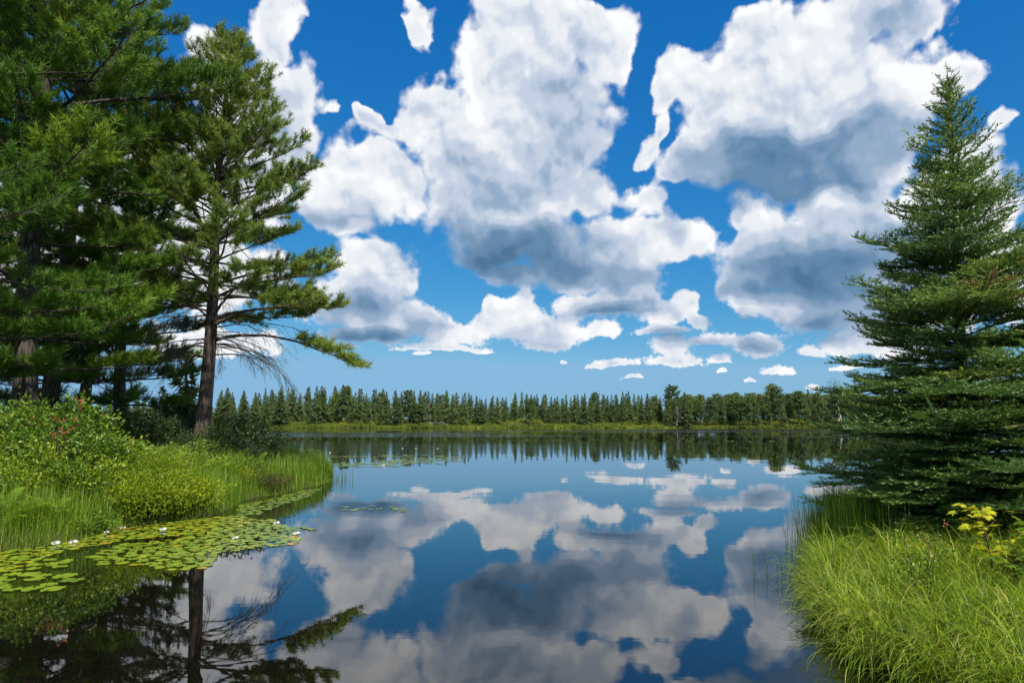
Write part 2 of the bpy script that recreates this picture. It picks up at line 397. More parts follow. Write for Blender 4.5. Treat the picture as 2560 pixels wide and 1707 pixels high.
M_sedge = foliage('sedge_blades', [(0.0, (.060, .110, .006)), (0.4, (.150, .250, .008)), (0.75, (.330, .440, .022)), (1.0, (.50, .44, .12))], 0.38, 0.42, 0.45, 0.16, 1.3)
M_grass = foliage('bank_grass', [(0.0, (.045, .100, .008)), (0.5, (.130, .240, .010)), (0.9, (.270, .350, .034)), (1.0, (.32, .27, .09))], 0.38, 0.45, 0.4, 0.2, 1.0)
M_heath = foliage('far_heath', [(0.0, (.030, .045, .008)), (0.5, (.110, .150, .014)), (0.85, (.220, .250, .026)), (1.0, (.20, .18, .06))], 0.1, 0.7, 0.2, 0.45, 0.12)
M_pad = foliage('lily_pad', [(0.0, (.070, .135, .016)), (0.55, (.165, .240, .020)), (0.85, (.290, .310, .018)), (1.0, (.40, .22, .02))], 0.12, 0.32, 0.5, 0.10, 2.0)
M_maple = foliage('maple_leaves', [(0.0, (.040, .110, .016)), (0.4, (.110, .200, .016)), (0.75, (.340, .380, .012)), (1.0, (.52, .48, .02))], 0.4, 0.4, 0.45, 0.05)
M_bark_red = bark('red_pine_bark', (.022, .016, .013), (.125, .098, .082))
M_bark_dark = bark('white_pine_bark', (.020, .016, .013), (.100, .085, .072))
M_bark_fir = bark('fir_bark', (.035, .028, .022), (.130, .110, .090), 20)
M_twig = bark('dead_twigs', (.060, .050, .042), (.230, .205, .180), 30)
M_grey = bark('weathered_wood', (.120, .110, .100), (.420, .400, .370), 14)
M_stem = bark('shrub_stems', (.040, .026, .016), (.120, .085, .055), 30)
M_farbark = bark('far_bark', (.040, .032, .026), (.120, .105, .090), 4)
M_birch = bark('birch_bark', (.45, .43, .40), (.78, .76, .72), 3)

# ================================================================ the place
# shore lines, from photo pixels on the water level
LEFT_FRONT = [(0,1377),(80,1368),(153,1356),(235,1336),(306,1317),(400,1305),(517,1291),(570,1270),(605,1250),(650,1240),(700,1235),(770,1218),(823,1203),(826,1188)]
lf = [on_level(x, y) for x, y in LEFT_FRONT]
left_poly = np.array([(-60, 5.5), (-16, 6.6), (-9.5, 7.9)] + [(p.x, p.y) for p in lf] + [(-5.9, 22.5), (-7.2, 25.0), (-9.5, 28.0), (-14, 31.0), (-22, 33.0), (-60, 36.0)])
right_poly = np.array([(60, -4), (7.5, -3), (5.0, 1.0), (3.6, 2.6), (2.95, 3.6), (2.6, 4.5), (2.5, 5.1), (2.62, 5.9), (3.0, 7.1), (3.3, 7.9), (3.75, 8.6), (4.6, 9.6), (6.2, 10.8), (9.0, 12.0), (20, 13.5), (60, 15)])
def sdf(poly, x, y):
    """signed distance, positive inside"""
    P = np.stack((x, y), -1); d = np.full(x.shape, 1e9); inside = np.zeros(x.shape, bool)
    n = len(poly)
    for i in range(n):
        a, b = poly[i], poly[(i + 1) % n]; e = b - a; w = P - a
        t = np.clip((w @ e) / (e @ e), 0, 1)
        d = np.minimum(d, np.hypot(w[..., 0] - t * e[0], w[..., 1] - t * e[1]))
        c = ((a[1] <= y) & (b[1] > y)) | ((b[1] <= y) & (a[1] > y))
        with np.errstate(divide='ignore', invalid='ignore'):
            xi = a[0] + (y - a[1]) / (b[1] - a[1]) * (b[0] - a[0])
        inside ^= c & (x < xi)
    return np.where(inside, d, -d)
def wob(x, y, s, seed=0.0):
    return (np.sin(x * s + 1.3 + seed) * np.cos(y * s * 1.13 + 0.7 + seed) + 0.6 * np.sin(x * s * 2.3 - y * s * 1.7 + 2.1 + seed) + 0.35 * np.sin(x * s * 4.9 + y * s * 4.1 + seed)) / 1.95
def far_shore(x): return 157.0 + 2.5 * np.sin(x * 0.055 + 0.4) + 1.4 * np.sin(x * 0.17 + 1.0) - 0.00012 * x * x
def ground_z(x, y):
    x, y = np.broadcast_arrays(np.asarray(x, float), np.asarray(y, float))
    dl, dr, df = sdf(left_poly, x, y), sdf(right_poly, x, y), y - far_shore(x)
    zl = np.minimum(np.maximum(dl, 0) * 1.3, 0.15) + 0.95 * (1 - np.exp(-np.maximum(dl - .1, 0) / 2.4)) + 0.07 * wob(x, y, 1.1) * np.clip(dl, 0, 1)
    zr = np.minimum(np.maximum(dr, 0) * 1.0, 0.12) + 0.20 * (1 - np.exp(-np.maximum(dr - .1, 0) / 1.0)) + 0.04 * wob(x, y, 2.0) * np.clip(dr, 0, 1)
    u = np.clip(df / 9.0, 0, 1); u2 = np.clip(df / 60, 0, 1)
    zf = np.minimum(np.maximum(df, 0) * .5, .22) + 1.15 * u * u * (3 - 2 * u) * (0.8 + 0.45 * wob(x, y * .3, 0.09)) + 1.1 * u2 + 0.10 * wob(x, y, .6) * u
    dmax = np.maximum(np.maximum(dl, dr), df)
    z = np.where(dl > 0, zl, np.where(dr > 0, zr, np.where(df > 0, zf, np.maximum(dmax * 0.55 - 0.03, -1.6))))
    return z
def gz(x, y): return float(ground_z(np.array([x]), np.array([y]))[0])

def build_ground():
    xs = np.unique(np.concatenate((np.linspace(-3000, -260, 8), np.linspace(-260, -30, 50), np.arange(-30, -14, 1.0), np.arange(-14, 11, .28), np.arange(11, 30, 1.0), np.linspace(30, 260, 50), np.linspace(260, 3000, 8))))
    ys = np.unique(np.concatenate((np.linspace(-1500, -20, 7), np.arange(-20, 2, 1.0), np.arange(2, 32, .3), np.arange(32, 60, 2.0), np.linspace(60, 148, 10), np.arange(148, 176, 1.2), np.arange(176, 260, 6), np.linspace(270, 6000, 16))))
    X, Y = np.meshgrid(xs, ys); Z = ground_z(X, Y)
    Z = np.where(Y < -20, np.maximum(Z, -1.6) , Z)
    nx, ny = len(xs), len(ys)
    i = np.arange(ny - 1)[:, None] * nx; j = np.arange(nx - 1)[None]
    q = np.stack((i + j, i + j + 1, i + nx + j + 1, i + nx + j), -1).reshape(-1, 4)
    g = Geo(); g.add(np.stack((X, Y, Z), -1).reshape(-1, 3), None, q)
    mt, nt, b = material('soil_and_moss'); N, L = nt.nodes, nt.links
    ge = N.new('ShaderNodeNewGeometry')
    no = N.new('ShaderNodeTexNoise'); no.inputs['Scale'].default_value = 0.35; no.inputs['Detail'].default_value = 9; no.inputs['Roughness'].default_value = 0.7; L.new(ge.outputs['Position'], no.inputs[0])
    r = N.new('ShaderNodeValToRGB'); cr = r.color_ramp
    st = [(0.3, (.030, .022, .012)), (0.46, (.050, .060, .014)), (0.58, (.090, .110, .018)), (0.7, (.140, .140, .040))]
    while len(cr.elements) < 4: cr.elements.new(.5)
    for e, (p, c) in zip(cr.elements, st): e.position = p; e.color = (*c, 1)
    L.new(no.outputs['Fac'], r.inputs[0])
    L.new(r.outputs[0], b.inputs['Base Color']); b.inputs['Roughness'].default_value = 0.95; b.inputs['Specular IOR Level'].default_value = 0.1
    n2 = N.new('ShaderNodeTexNoise'); n2.inputs['Scale'].default_value = 14; n2.inputs['Detail'].default_value = 4; L.new(ge.outputs['Position'], n2.inputs[0])
    bu = N.new('ShaderNodeBump'); bu.inputs['Distance'].default_value = 0.06; L.new(n2.outputs['Fac'], bu.inputs['Height']); L.new(bu.outputs[0], b.inputs['Normal'])
    obj('ground', g.mesh('ground', mt, True), kind='structure')
build_ground()

def build_water():
    me = bpy.data.meshes.new('water')
    me.from_pydata([(-3000, -1400, 0), (3000, -1400, 0), (3000, 400, 0), (-3000, 400, 0)], [], [(0, 1, 2, 3)])
    mt, nt, b = material('lake_water'); N, L = nt.nodes, nt.links
    b.inputs['Base Color'].default_value = (.0035, .0032, .0020, 1); b.inputs['IOR'].default_value = 1.75
    ge = N.new('ShaderNodeNewGeometry')
    def tex(scale, sx, sy, detail=2.0):
        mp = N.new('ShaderNodeMapping'); mp.inputs['Scale'].default_value = (sx, sy, 1); L.new(ge.outputs['Position'], mp.inputs[0])
        no = N.new('ShaderNodeTexNoise'); no.noise_dimensions = '2D'; no.inputs['Scale'].default_value = scale; no.inputs['Detail'].default_value = detail; L.new(mp.outputs[0], no.inputs[0])
        return no.outputs['Fac']
    def mth(op, a, c=0.0, d=None):
        n = N.new('ShaderNodeMath'); n.operation = op
        for i, v in enumerate((a, c, d)):
            if v is None: continue
            if isinstance(v, bpy.types.NodeSocket): L.new(v, n.inputs[i])
            else: n.inputs[i].default_value = v
        return n.outputs[0]
    # faint swell plus patches and streaks where a breath of wind roughens the surface
    swell = tex(0.55, 0.6, 1.0, 1.0)
    rip = tex(5.0, 0.55, 1.0, 2.0)
    patch = tex(0.035, 0.35, 1.6, 3.0)
    mr = N.new('ShaderNodeMapRange'); mr.interpolation_type = 'SMOOTHSTEP'; L.new(patch, mr.inputs[0]); mr.inputs[1].default_value = 0.44; mr.inputs[2].default_value = 0.60
    sep = N.new('ShaderNodeSeparateXYZ'); L.new(ge.outputs['Position'], sep.inputs[0])
    dist = N.new('ShaderNodeMapRange'); L.new(sep.outputs[1], dist.inputs[0]); dist.inputs[1].default_value = 25; dist.inputs[2].default_value = 80
    wind = mth('MULTIPLY', mr.outputs[0], dist.outputs[0])
    L.new(mth('MULTIPLY_ADD', wind, 0.10, 0.015), b.inputs['Roughness'])
    h = mth('ADD', mth('MULTIPLY', swell, 0.0026), mth('MULTIPLY', rip, mth('MULTIPLY_ADD', wind, 0.0045, 0.00022)))
    bu = N.new('ShaderNodeBump'); bu.inputs['Strength'].default_value = 1.0; bu.inputs['Distance'].default_value = 1.0; L.new(h, bu.inputs['Height']); L.new(bu.outputs[0], b.inputs['Normal'])
    me.materials.append(mt)
    obj('water', me, kind='structure')
build_water()

# ================================================================ conifers
RED_T = [tuft(40, .105, .0105, 25, 88, .15) for _ in range(5)]
WHITE_T = [tuft(32, .100, .0085, 8, 70, .12) for _ in range(5)]
TWIG_T = None
def bez(p0, d0, L, sag, up, n):
    """branch line: leaves along d0, sags, tip turns up"""
    s = np.linspace(0, 1, n)[:, None]
    h = nrm(np.array((d0[0], d0[1], 0.0))); tan = d0[2] / max(math.hypot(d0[0], d0[1]), .2)
    return p0 + h * L * s + UP * (L * (tan * s - sag * s ** 2 + up * s ** 4))
def along(pts, s):
    x = s * (len(pts) - 1); i = min(int(x), len(pts) - 2); f = x - i
    return pts[i] * (1 - f) + pts[i + 1] * f, nrm(pts[i + 1] - pts[i])

def pine_branch(wood, crown, p0, az, L, pitch, sag, up, bare, tm, step, wander=.12, r0=None, tint=.5, tsc=1.0, dense=7.0, upturn=.7):
    d0 = np.array((math.cos(az), math.sin(az), math.tan(pitch)))
    n = max(5, int(L * 3) + 3)
    pts = bez(p0, d0, L, sag, up, n)
    side = np.array((-math.sin(az), math.cos(az), 0))
    pts[1:] += np.cumsum(RNG.normal(0, wander * L / n * .6, (n - 1, 3)), 0) * np.array((1, 1, .6))
    r0 = r0 or 0.010 + 0.011 * L
    tube(wood, pts, np.linspace(r0, .006, n), 5, .5)
    P, D, T = [], [], []
    n2 = max(4, int(dense * L))
    for i in range(n2):
        s = bare + (1 - bare) * ((i + U(0, .9)) / n2) ** .9
        if s > 1: s = 1
        p, t = along(pts, s)
        sd = 1 if i % 2 else -1
        l2 = min(.9, (.16 + .34 * L * (1.05 - s) ** .8 * min(1, (s - bare) * 3 + .45))) * U(.6, 1.15)
        d = nrm(t * U(.5, .9) + side * sd * U(.6, 1.0) + UP * U(-.02, .32))
        m2 = 4
        q = p + d * np.linspace(0, l2, m2)[:, None]; q[:, 2] += (np.linspace(0, 1, m2) ** 2) * l2 * U(-.02, .28)
        q[1:] += RNG.normal(0, .03 * l2, (m2 - 1, 3))
        tube(wood, q, np.linspace(.006 + .004 * l2, .003, m2), 3, .5, False)
        k = max(2, int(l2 / step))
        for j in range(k):
            u = .3 + .7 * (j + 1) / k
            pp, tt = along(q, min(u, 1.0))
            lat = np.cross(tt, UP) * U(-1, 1) * (0.55 if j < k - 1 else .15)
            P.append(pp + RNG.normal(0, .03, 3)); D.append(tt + lat + UP * U(.05, upturn) + RNG.normal(0, .15, 3)); T.append(tint + .22 * (u - .7) + RNG.normal(0, .10))  # outer tufts lighter: new growth, plus sunlit contrast put into the tint
    p, t = along(pts, 1.0)
    for j in range(3): P.append(p - t * j * .09); D.append(t + UP * U(.2, .6) + RNG.normal(0, .2, 3)); T.append(tint + .1)
    P, D = np.array(P), np.array(D)
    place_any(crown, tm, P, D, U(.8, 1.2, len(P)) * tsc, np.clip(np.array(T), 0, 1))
def dead_branch(wood, p0, az, L, pitch, sag, twigs=10, r0=None, droop=.5):
    d0 = np.array((math.cos(az), math.sin(az), math.tan(pitch)))
    pts = bez(p0, d0, L, sag, 0.0, 8); pts[1:] += np.cumsum(RNG.normal(0, .02 * L, (7, 3)), 0)
    tube(wood, pts, np.linspace(r0 or (.008 + .007 * L), .003, 8), 4, .5, False)
    side = np.array((-math.sin(az), math.cos(az), 0))
    for i in range(twigs):
        s = U(.25, 1.0); p, t = along(pts, s); l2 = L * U(.15, .42) * (1.15 - s * .6)
        d = nrm(t * U(.5, 1.1) + side * U(-1, 1) + UP * U(-droop * 1.3, .25))
        q = p + d * np.linspace(0, l2, 5)[:, None]; q[:, 2] -= np.linspace(0, 1, 5) ** 2 * l2 * U(0, droop); q[1:] += np.cumsum(RNG.normal(0, .03 * l2, (4, 3)), 0)
        tube(wood, q, np.linspace(.0055, .002, 5), 3, .5, False)
        for k in range(3):
            pp, tt = along(q, U(.3, .9)); l3 = l2 * U(.2, .5)
            d3 = nrm(tt + RNG.normal(0, .5, 3) + UP * U(-droop, .1))
            w = pp + d3 * np.linspace(0, l3, 3)[:, None]; w[:, 2] -= np.linspace(0, 1, 3) ** 2 * l3 * .2
            tube(wood, w, (.003, .0022, .0014), 3, .5, False)

# ---------------------------------------------------------------- the red pine on the point
def red_pine():
    base = at_depth(500, 1098, 18.0); base.z = gz(base.x, base.y) - 0.05
    top = at_depth(577, 122, 18.0)
    H = top.z - base.z
    t = thing('red_pine', 'tall open-crowned pine with bare grey lower branches standing alone on the grassy point', 'pine tree', base)
    # trunk: slight lean and flare, bark plates in the bump
    hs = np.linspace(0, 1, 26)
    lean = np.stack(((top.x - base.x) * (hs * .75 + .25 * hs ** 2) + .05 * np.sin(hs * 7), .06 * np.sin(hs * 5), hs * H), -1)
    rad = .175 * (1 - hs) ** .85 + .02 + .11 * np.exp(-hs * 28)
    g = Geo(); tube(g, lean, rad, 14)
    obj('trunk', g.mesh('red_pine_trunk', M_bark_red, True), t)
    def at(h): return along(lean, h / H)[0]
    # live branches, one part each with its needles as a sub-part; reach per height as in the outline
    def reach(h, az):
        u = (H - h)                               # metres below the top
        r = np.interp(u, (0, .5, 1.2, 2.2, 3.6, 5.0, 6.0, 7.2, 8.4, 9.3), (.18, .45, .85, 1.45, 2.25, 2.75, 3.2, 3.45, 3.7, 3.9))
        l = np.interp(u, (0, .5, 1.2, 2.2, 3.6, 5.0, 6.0, 7.0, 8.4, 9.3), (.18, .40, .75, 1.35, 2.1, 2.7, 3.1, 2.5, 1.6, 1.2))
        c = .5 + .5 * math.cos(az)
        return l + (r - l) * c
    def add(h, az, L, pitch, sag, up, bare, tint=.5, dense=7.5, upturn=.7):
        w, c = Geo(), Geo()
        pine_branch(w, c, at(h), az, L, pitch, sag, up, bare, RED_T, .085, r0=.009 + .012 * L, tint=tint, dense=dense, upturn=upturn, tsc=1.32)
        b = obj('branch', w.mesh('red_pine_branch', M_bark_red), t)
        obj('needles', c.mesh('red_pine_needles', M_red), b)
    h = H - .25; k = 0
    while h > 3.3:
        u = (H - h) / H
        gap = 1.0
        n = 6 if .06 < u < .5 else 5
        a0 = U(0, 6.28)
        # an open tier with little live growth, as in the photo
        if 4.75 < h < 5.25 or 6.0 < h < 6.35: n = 3
        for j in range(n):
            az = a0 + j * 6.283 / n + U(-.3, .3)
            L = reach(h, az) * U(.72, 1.08)
            pitch = np.interp(u, (0, .15, .4, .7, 1), (1.05, .75, .42, .22, .05)) + U(-.12, .12)
            add(h + U(-.12, .12), az, L, pitch, np.interp(u, (0, .3, .8), (.02, .12, .30)), np.interp(u, (0, .3, .8), (.05, .12, .20)), np.interp(u, (0, .25, .45, .8), (.08, .25, .42, .5)) * U(.85, 1.1), .50 + .12 * RNG.normal(0, .6))
        h -= np.interp(u, (0, .2, .5, 1), (.26, .36, .46, .52)); k += 1
    # the long low limbs reaching right over the water, and a few to the left
    for hh, az, L, pi_, sag, up, bare in ((3.05, .05, 4.0, .28, .56, .12, .50), (3.45, -.35, 3.2, .42, .46, .16, .40), (3.65, .25, 3.4, .40, .44, .15, .42), (4.2, -.1, 3.3, .42, .38, .16, .40),
                                          (3.6, -1.6, 1.9, .35, .25, .15, .40), (4.1, -2.2, 2.3, .3, .25, .2, .45), (4.6, 2.9, 2.9, .30, .25, .15, .5), (5.0, -2.7, 3.0, .32, .28, .15, .45), (5.5, -1.3, 2.4, .4, .25, .2, .35)):
        add(hh, az, L, pi_, sag, up, bare, .55, 9)
    # dead grey branches
    for i in range(44):
        hh = U(2.2, 8.0); az = U(0, 6.28); L = U(.8, 2.2)
        if i < 8: az = U(-.7, .7); hh = U(2.3, 3.6); L = U(1.6, 2.6)
        if 8 <= i < 16: az = math.pi + U(-.7, .7); hh = U(2.2, 4.4); L = U(1.8, 3.1)
        w = Geo(); dead_branch(w, at(hh), az, L, U(-.05, .3), U(.25, .6), int(6 + 4 * L), droop=.6)
        obj('dead_branch', w.mesh('red_pine_dead_branch', M_twig), t)
red_pine()

# ---------------------------------------------------------------- white pines on the left
def white_pine_meshes(H, seed, reachmax=3.9, r0=.23, start=.12):
    global RNG
    RNG = np.random.default_rng(seed)
    hs = np.linspace(0, 1, 20)
    line = np.stack((.12 * np.sin(hs * 6 + seed), .12 * np.cos(hs * 5 + seed), hs * H), -1); line[:, :2] -= line[0, :2]
    tg, wg, cg = Geo(), Geo(), Geo()
    tube(tg, line, r0 * (1 - hs) ** .8 + .02 + .1 * np.exp(-hs * 30), 12)
    h = H * start
    while h < H - .2:
        u = h / H
        n = 4; a0 = U(0, 6.28)
        for j in range(n):
            az = a0 + j * 6.283 / n + U(-.35, .35)
            L = reachmax * np.interp(u, (.1, .22, .4, .62, .8, 1), (.62, .85, 1, .95, .62, .06)) * U(.55, 1.1)
            pine_branch(wg, cg, along(line, u)[0], az, L, np.interp(u, (0, .5, 1), (.06, .22, .9)) + U(-.1, .1), .16, .16, np.interp(u, (0, .5, 1), (.42, .34, .1)), WHITE_T, .085, r0=.012 + .011 * L, tint=.48 + .1 * RNG.normal(), dense=8.0, upturn=1.3, tsc=1.75)
        for j in range(2):
            if u < .5: dead_branch(wg, along(line, u + .01)[0], U(0, 6.28), U(.8, 2.2), U(-.1, .3), U(.1, .4), 6, droop=.4)
        h += np.interp(u, (0, .5, 1), (.70, .70, .36)) * U(.75, 1.25)
    return tg.mesh('white_pine_trunk', M_bark_dark, True), wg.mesh('white_pine_branches', M_bark_dark), cg.mesh('white_pine_crown', M_white)
WP = [white_pine_meshes(15.5, 21), white_pine_meshes(12.0, 22, 3.2, .17, .10)]
RNG = np.random.default_rng(5)
def white_pine(px, D, var, rot, sc, label):
    p = at_depth(px, 1040, D); z = gz(p.x, D) - .05
    t = thing('white_pine', label, 'pine tree', (p.x, D, z), rot, sc, 'tall pines on the wooded left bank')
    obj('trunk', WP[var][0], t); obj('branches', WP[var][1], t); obj('crown', WP[var][2], t)
white_pine(66, 15.0, 0, 0.3, 1.0, 'massive dark pine with thick trunk behind the leafy shrubs on the left bank')
white_pine(-260, 12.5, 0, 2.2, .92, 'pine whose lit branch tips enter the picture beside the thick-trunked pine')
white_pine(118, 19.0, 0, 4.1, .95, 'slim-looking pine standing just behind the thick-trunked pine')
white_pine(303, 21.5, 1, 1.0, 1.02, 'pine with thin straight dark trunk between the thick-trunked pine and the lone point pine')
white_pine(-60, 21.0, 1, 3.0, 1.2, 'pine in the rear of the dark left grove behind the other trunks')
white_pine(205, 26.0, 1, 5.0, 1.15, 'rearmost pine of the left grove seen between the trunks')

# ---------------------------------------------------------------- the fir on the right bank
def fir():
    base = at_depth(2425, 1335, 8.3); base.z = gz(base.x, 8.3) - .03
    top = at_depth(2368, 178, 8.3)
    H = top.z - base.z
    t = thing('fir_tree', 'dense dark green fir with pointed top rising from the sedge on the right bank', 'fir tree', base)
    hs = np.linspace(0, 1, 20)
    line = np.stack(((top.x - base.x) * hs, 0 * hs, hs * H), -1)
    g = Geo(); tube(g, line, .085 * (1 - hs) ** .9 + .006, 9); obj('trunk', g.mesh('fir_trunk', M_bark_fir, True), t)
    # shoot template: needles to both sides and up along 7 cm of twig
    def brush(n):
        V, T = [], []
        for i in range(n):
            z0 = (i + U(0, 1)) / n * .09; a = U(-1.9, 1.9)           # angle round the twig from straight up
            d = nrm(np.array((math.sin(a), math.cos(a) * .8, U(.5, 1.0)))); l = U(.024, .036)
            p = nrm(np.cross(d, RNG.normal(size=3))) * .0050; b = np.array((0, 0, z0))
            V += [b - p, b + p, b + d * l]; T.append((3 * i, 3 * i + 1, 3 * i + 2))
        return np.array(V), np.array(T)
    BR = [brush(12) for _ in range(4)]
    def branch(h, az, L, pitch, sag, up, tint):
        w = Geo(); P, D, TT = [], [], []
        d0 = np.array((math.cos(az), math.sin(az), math.tan(pitch)))
        n = max(5, int(L * 6)); pts = bez(along(line, h / H)[0], d0, L, sag, up, n)
        tube(w, pts, np.linspace(.004 + .007 * L, .003, n), 4, .5, False)
        side = np.array((-math.sin(az), math.cos(az), 0))
        def run(p, d, l, curve, lev, tn):
            k = max(1, int(l / .090)); q = p.copy(); dd = d.copy()
            for i in range(k):
                P.append(q.copy()); D.append(dd.copy()); TT.append(tn + (.12 if i >= k - 1 else 0))
                q = q + dd * .090; dd = nrm(dd + UP * curve + RNG.normal(0, .05, 3))
                if lev and i >= 1 and i < k and U(0, 1) < .8:
                    for sd in (-1, 1):
                        ll = (l - i * .090) * U(.40, .65)
                        if ll > .05:
                            sv = nrm(np.cross(UP, dd)) * sd
                            run(q, nrm(dd * .75 + sv * .8 + UP * .06), ll, .02, 0, tn)
        s0 = np.interp(L, (.2, .8, 1.8), (.05, .10, .14))
        s = s0
        while s < .99:
            p, tt = along(pts, s)
            for sd in (-1, 1):
                l2 = (.09 + .55 * L * (1 - s) ** .9 * min(1, .45 + (s - s0) * 2.2)) * U(.75, 1.15)
                l2 = min(l2, .62)
                run(p, nrm(tt * .72 + side * sd * .85 + UP * U(-.12, .22)), l2, .015, 1, tint + RNG.normal(0, .06))
            if U(0, 1) < .5: run(p, nrm(tt * .8 + UP * .6 + side * U(-.4, .4)), U(.08, .2), .0, 0, tint)
            s += .085 / L
        # needles along the leading shoot
        nn = int(L * (1 - s0) / .06)
        for i in range(nn):
            p, tt = along(pts, s0 + (1 - s0) * i / nn); P.append(p); D.append(tt); TT.append(tint)
        c = Geo(); P, D, TT = np.array(P), np.array(D), np.array(TT)
        pick = RNG.integers(0, len(BR), len(P)); sc = U(1.1, 1.55, len(P))
        for i, b in enumerate(BR):
            m_ = pick == i
            # template +Y must point up: x axis = twig side, so reference is the up vector
            place(c, b, P[m_], D[m_], sc[m_], np.clip(TT[m_], 0, 1), ref=np.broadcast_to(UP, D[m_].shape) + RNG.normal(0, .12, D[m_].shape))
        b = obj('branch', w.mesh('fir_branch', M_bark_fir), t)
        obj('needles', c.mesh('fir_needles', M_fir), b)
    tri = 0
    h = H - .22
    while h > .12:
        u = (H - h)
        R = np.interp(u, (0, .3, .8, 1.6, 2.6, 3.6, 4.4, 5.2, 6), (.05, .14, .30, .58, 1.0, 1.40, 1.66, 1.78, 1.8)) * U(.82, 1.1)
        n = 6 if u < 1.2 else 8 if u < 4 else 10
        a0 = U(0, 6.28)
        for j in range(n):
            az = a0 + j * 6.283 / n + U(-.35, .35)
            # branches pointing away from every view side are kept too, a little sparser
            L = R * U(.62, 1.15)
            pitch = np.interp(u, (0, .6, 2, 4, 6), (.95, .62, .32, .14, -.04)) + U(-.24, .24)
            tint = .45 + RNG.normal(0, .09)
            if U(0, 1) < .02: tint = .9
            branch(h + U(-.05, .05), az, L, pitch, np.interp(u, (0, 2, 4.6, 5.8), (.0, .12, .24, .36)), np.interp(u, (0, 2, 5), (.06, .14, .20)), tint)
        h -= np.interp(u, (0, 1, 3, 5), (.10, .13, .15, .145))
    # the bare leader
    w = Geo(); tube(w, [line[-1], line[-1] + np.array((-.01, 0, .14))], (.005, .003), 4); obj('leader', w.mesh('fir_leader', M_bark_fir), t)
fir()

# ================================================================ the far shore
RNG = np.random.default_rng(31)
SPRAY = [tuft(8, .46, .15, 25, 88, .15) for _ in range(4)]
def far_conifer(H, R, skirt, kind, mat):
    """kind: 'spruce' narrow and pointed, 'pine' rounder top on a bare stem, 'dead' twigs only"""
    tg, cg = Geo(), Geo()
    hs = np.linspace(0, 1, 7); line = np.stack((.08 * np.sin(hs * 5), .08 * np.cos(hs * 4), hs * H), -1)
    tube(tg, line, .14 * (1 - hs) + .02, 6)
    P, D, S = [], [], []
    h = H * skirt
    while h < H:
        u = (h / H - skirt) / (1 - skirt)
        if kind == 'spruce': r = R * np.interp(u, (0, .12, .5, .85, 1), (.75, 1, .62, .20, .02))
        elif kind == 'pine': r = R * np.interp(u, (0, .2, .55, .85, 1), (.5, .85, 1, .62, .12))
        else: r = R * np.interp(u, (0, .15, .6, 1), (.7, 1, .55, .04))
        n = RNG.integers(4, 7)
        for j in range(n):
            az = U(0, 6.28); L = r * U(.55, 1.15)
            tip = np.array((math.cos(az), math.sin(az), 0)); dz = np.interp(u, (0, .6, 1), (-.18, .05, .6)) if kind != 'pine' else np.interp(u, (0, .5, 1), (.0, .25, .9))
            p0 = along(line, h / H)[0]
            if kind == 'dead' or L > .9:
                tube(tg, [p0, p0 + tip * L * .5 + UP * dz * L * .5, p0 + tip * L + UP * dz * L], (.03, .02, .01), 3, .5, False)
            if kind == 'dead':
                for q in range(4):
                    a = U(.3, 1); pp = p0 + (tip + UP * dz) * L * a; dd = nrm(tip + RNG.normal(0, .6, 3) + UP * -.2)
                    tube(tg, [pp, pp + dd * U(.2, .5)], (.018, .008), 3, .5, False)
                continue
            k = max(1, int(L / .22))
            for i in range(k):
                a = (i + U(.3, 1)) / k
                if kind == 'pine' and a < .3: continue
                w = .22 * L * (1 - a * .6)
                P.append(p0 + tip * L * a + UP * (dz * L * a + (.18 * a * a * L if kind == 'spruce' else 0)) + RNG.normal(0, w * .45, 3) * (1, 1, .4)); D.append(tip + UP * U(-.2, .55) + RNG.normal(0, .35, 3)); S.append(U(.75, 1.25) * (1.0 if kind == 'pine' else 1.1 - .62 * u ** 2))
        h += np.interp(u, (0, 1), (.30, .20)) * (1.0 if kind != 'dead' else 1.4)
    if kind != 'dead':
        place_any(cg, SPRAY, np.array(P), np.array(D), np.array(S), np.clip(RNG.normal(.5, .16, len(P)), 0, 1))
        for j in range(4): place_any(cg, SPRAY, line[-1:] - UP * j * .12, np.array([[0, 0, 1.0]]), .45 + .1 * j, .5)
        return tg.mesh('far_trunk', M_farbark, True), cg.mesh('far_crown', mat)
    return tg.mesh('dead_tree', M_grey), None
SPR = [far_conifer(9.0, r, sk, 'spruce', M_far) for r, sk in ((1.45, .05), (1.25, .10), (2.0, .02), (1.15, .16), (1.65, .06))]
PIN = [far_conifer(9.0, r, sk, 'pine', m_) for r, sk, m_ in ((2.0, .22, M_far), (1.8, .30, M_farlight), (2.4, .12, M_farlight), (1.9, .2, M_farlight))]
DEAD = [far_conifer(6.0, 1.5, .12, 'dead', None), far_conifer(7.0, .9, .2, 'dead', None)]
def far_tree(name, pair, x, y, h, label, cat, group, H0=9.0, wide=1.0):
    z = gz(x, y) - .1
    t = thing(name, label, cat, (x, y, z), U(0, 6.28), (h / H0 * wide, h / H0 * wide, h / H0), group)
    obj('trunk', pair[0], t)
    if pair[1]: obj('crown', pair[1], t)
    return t
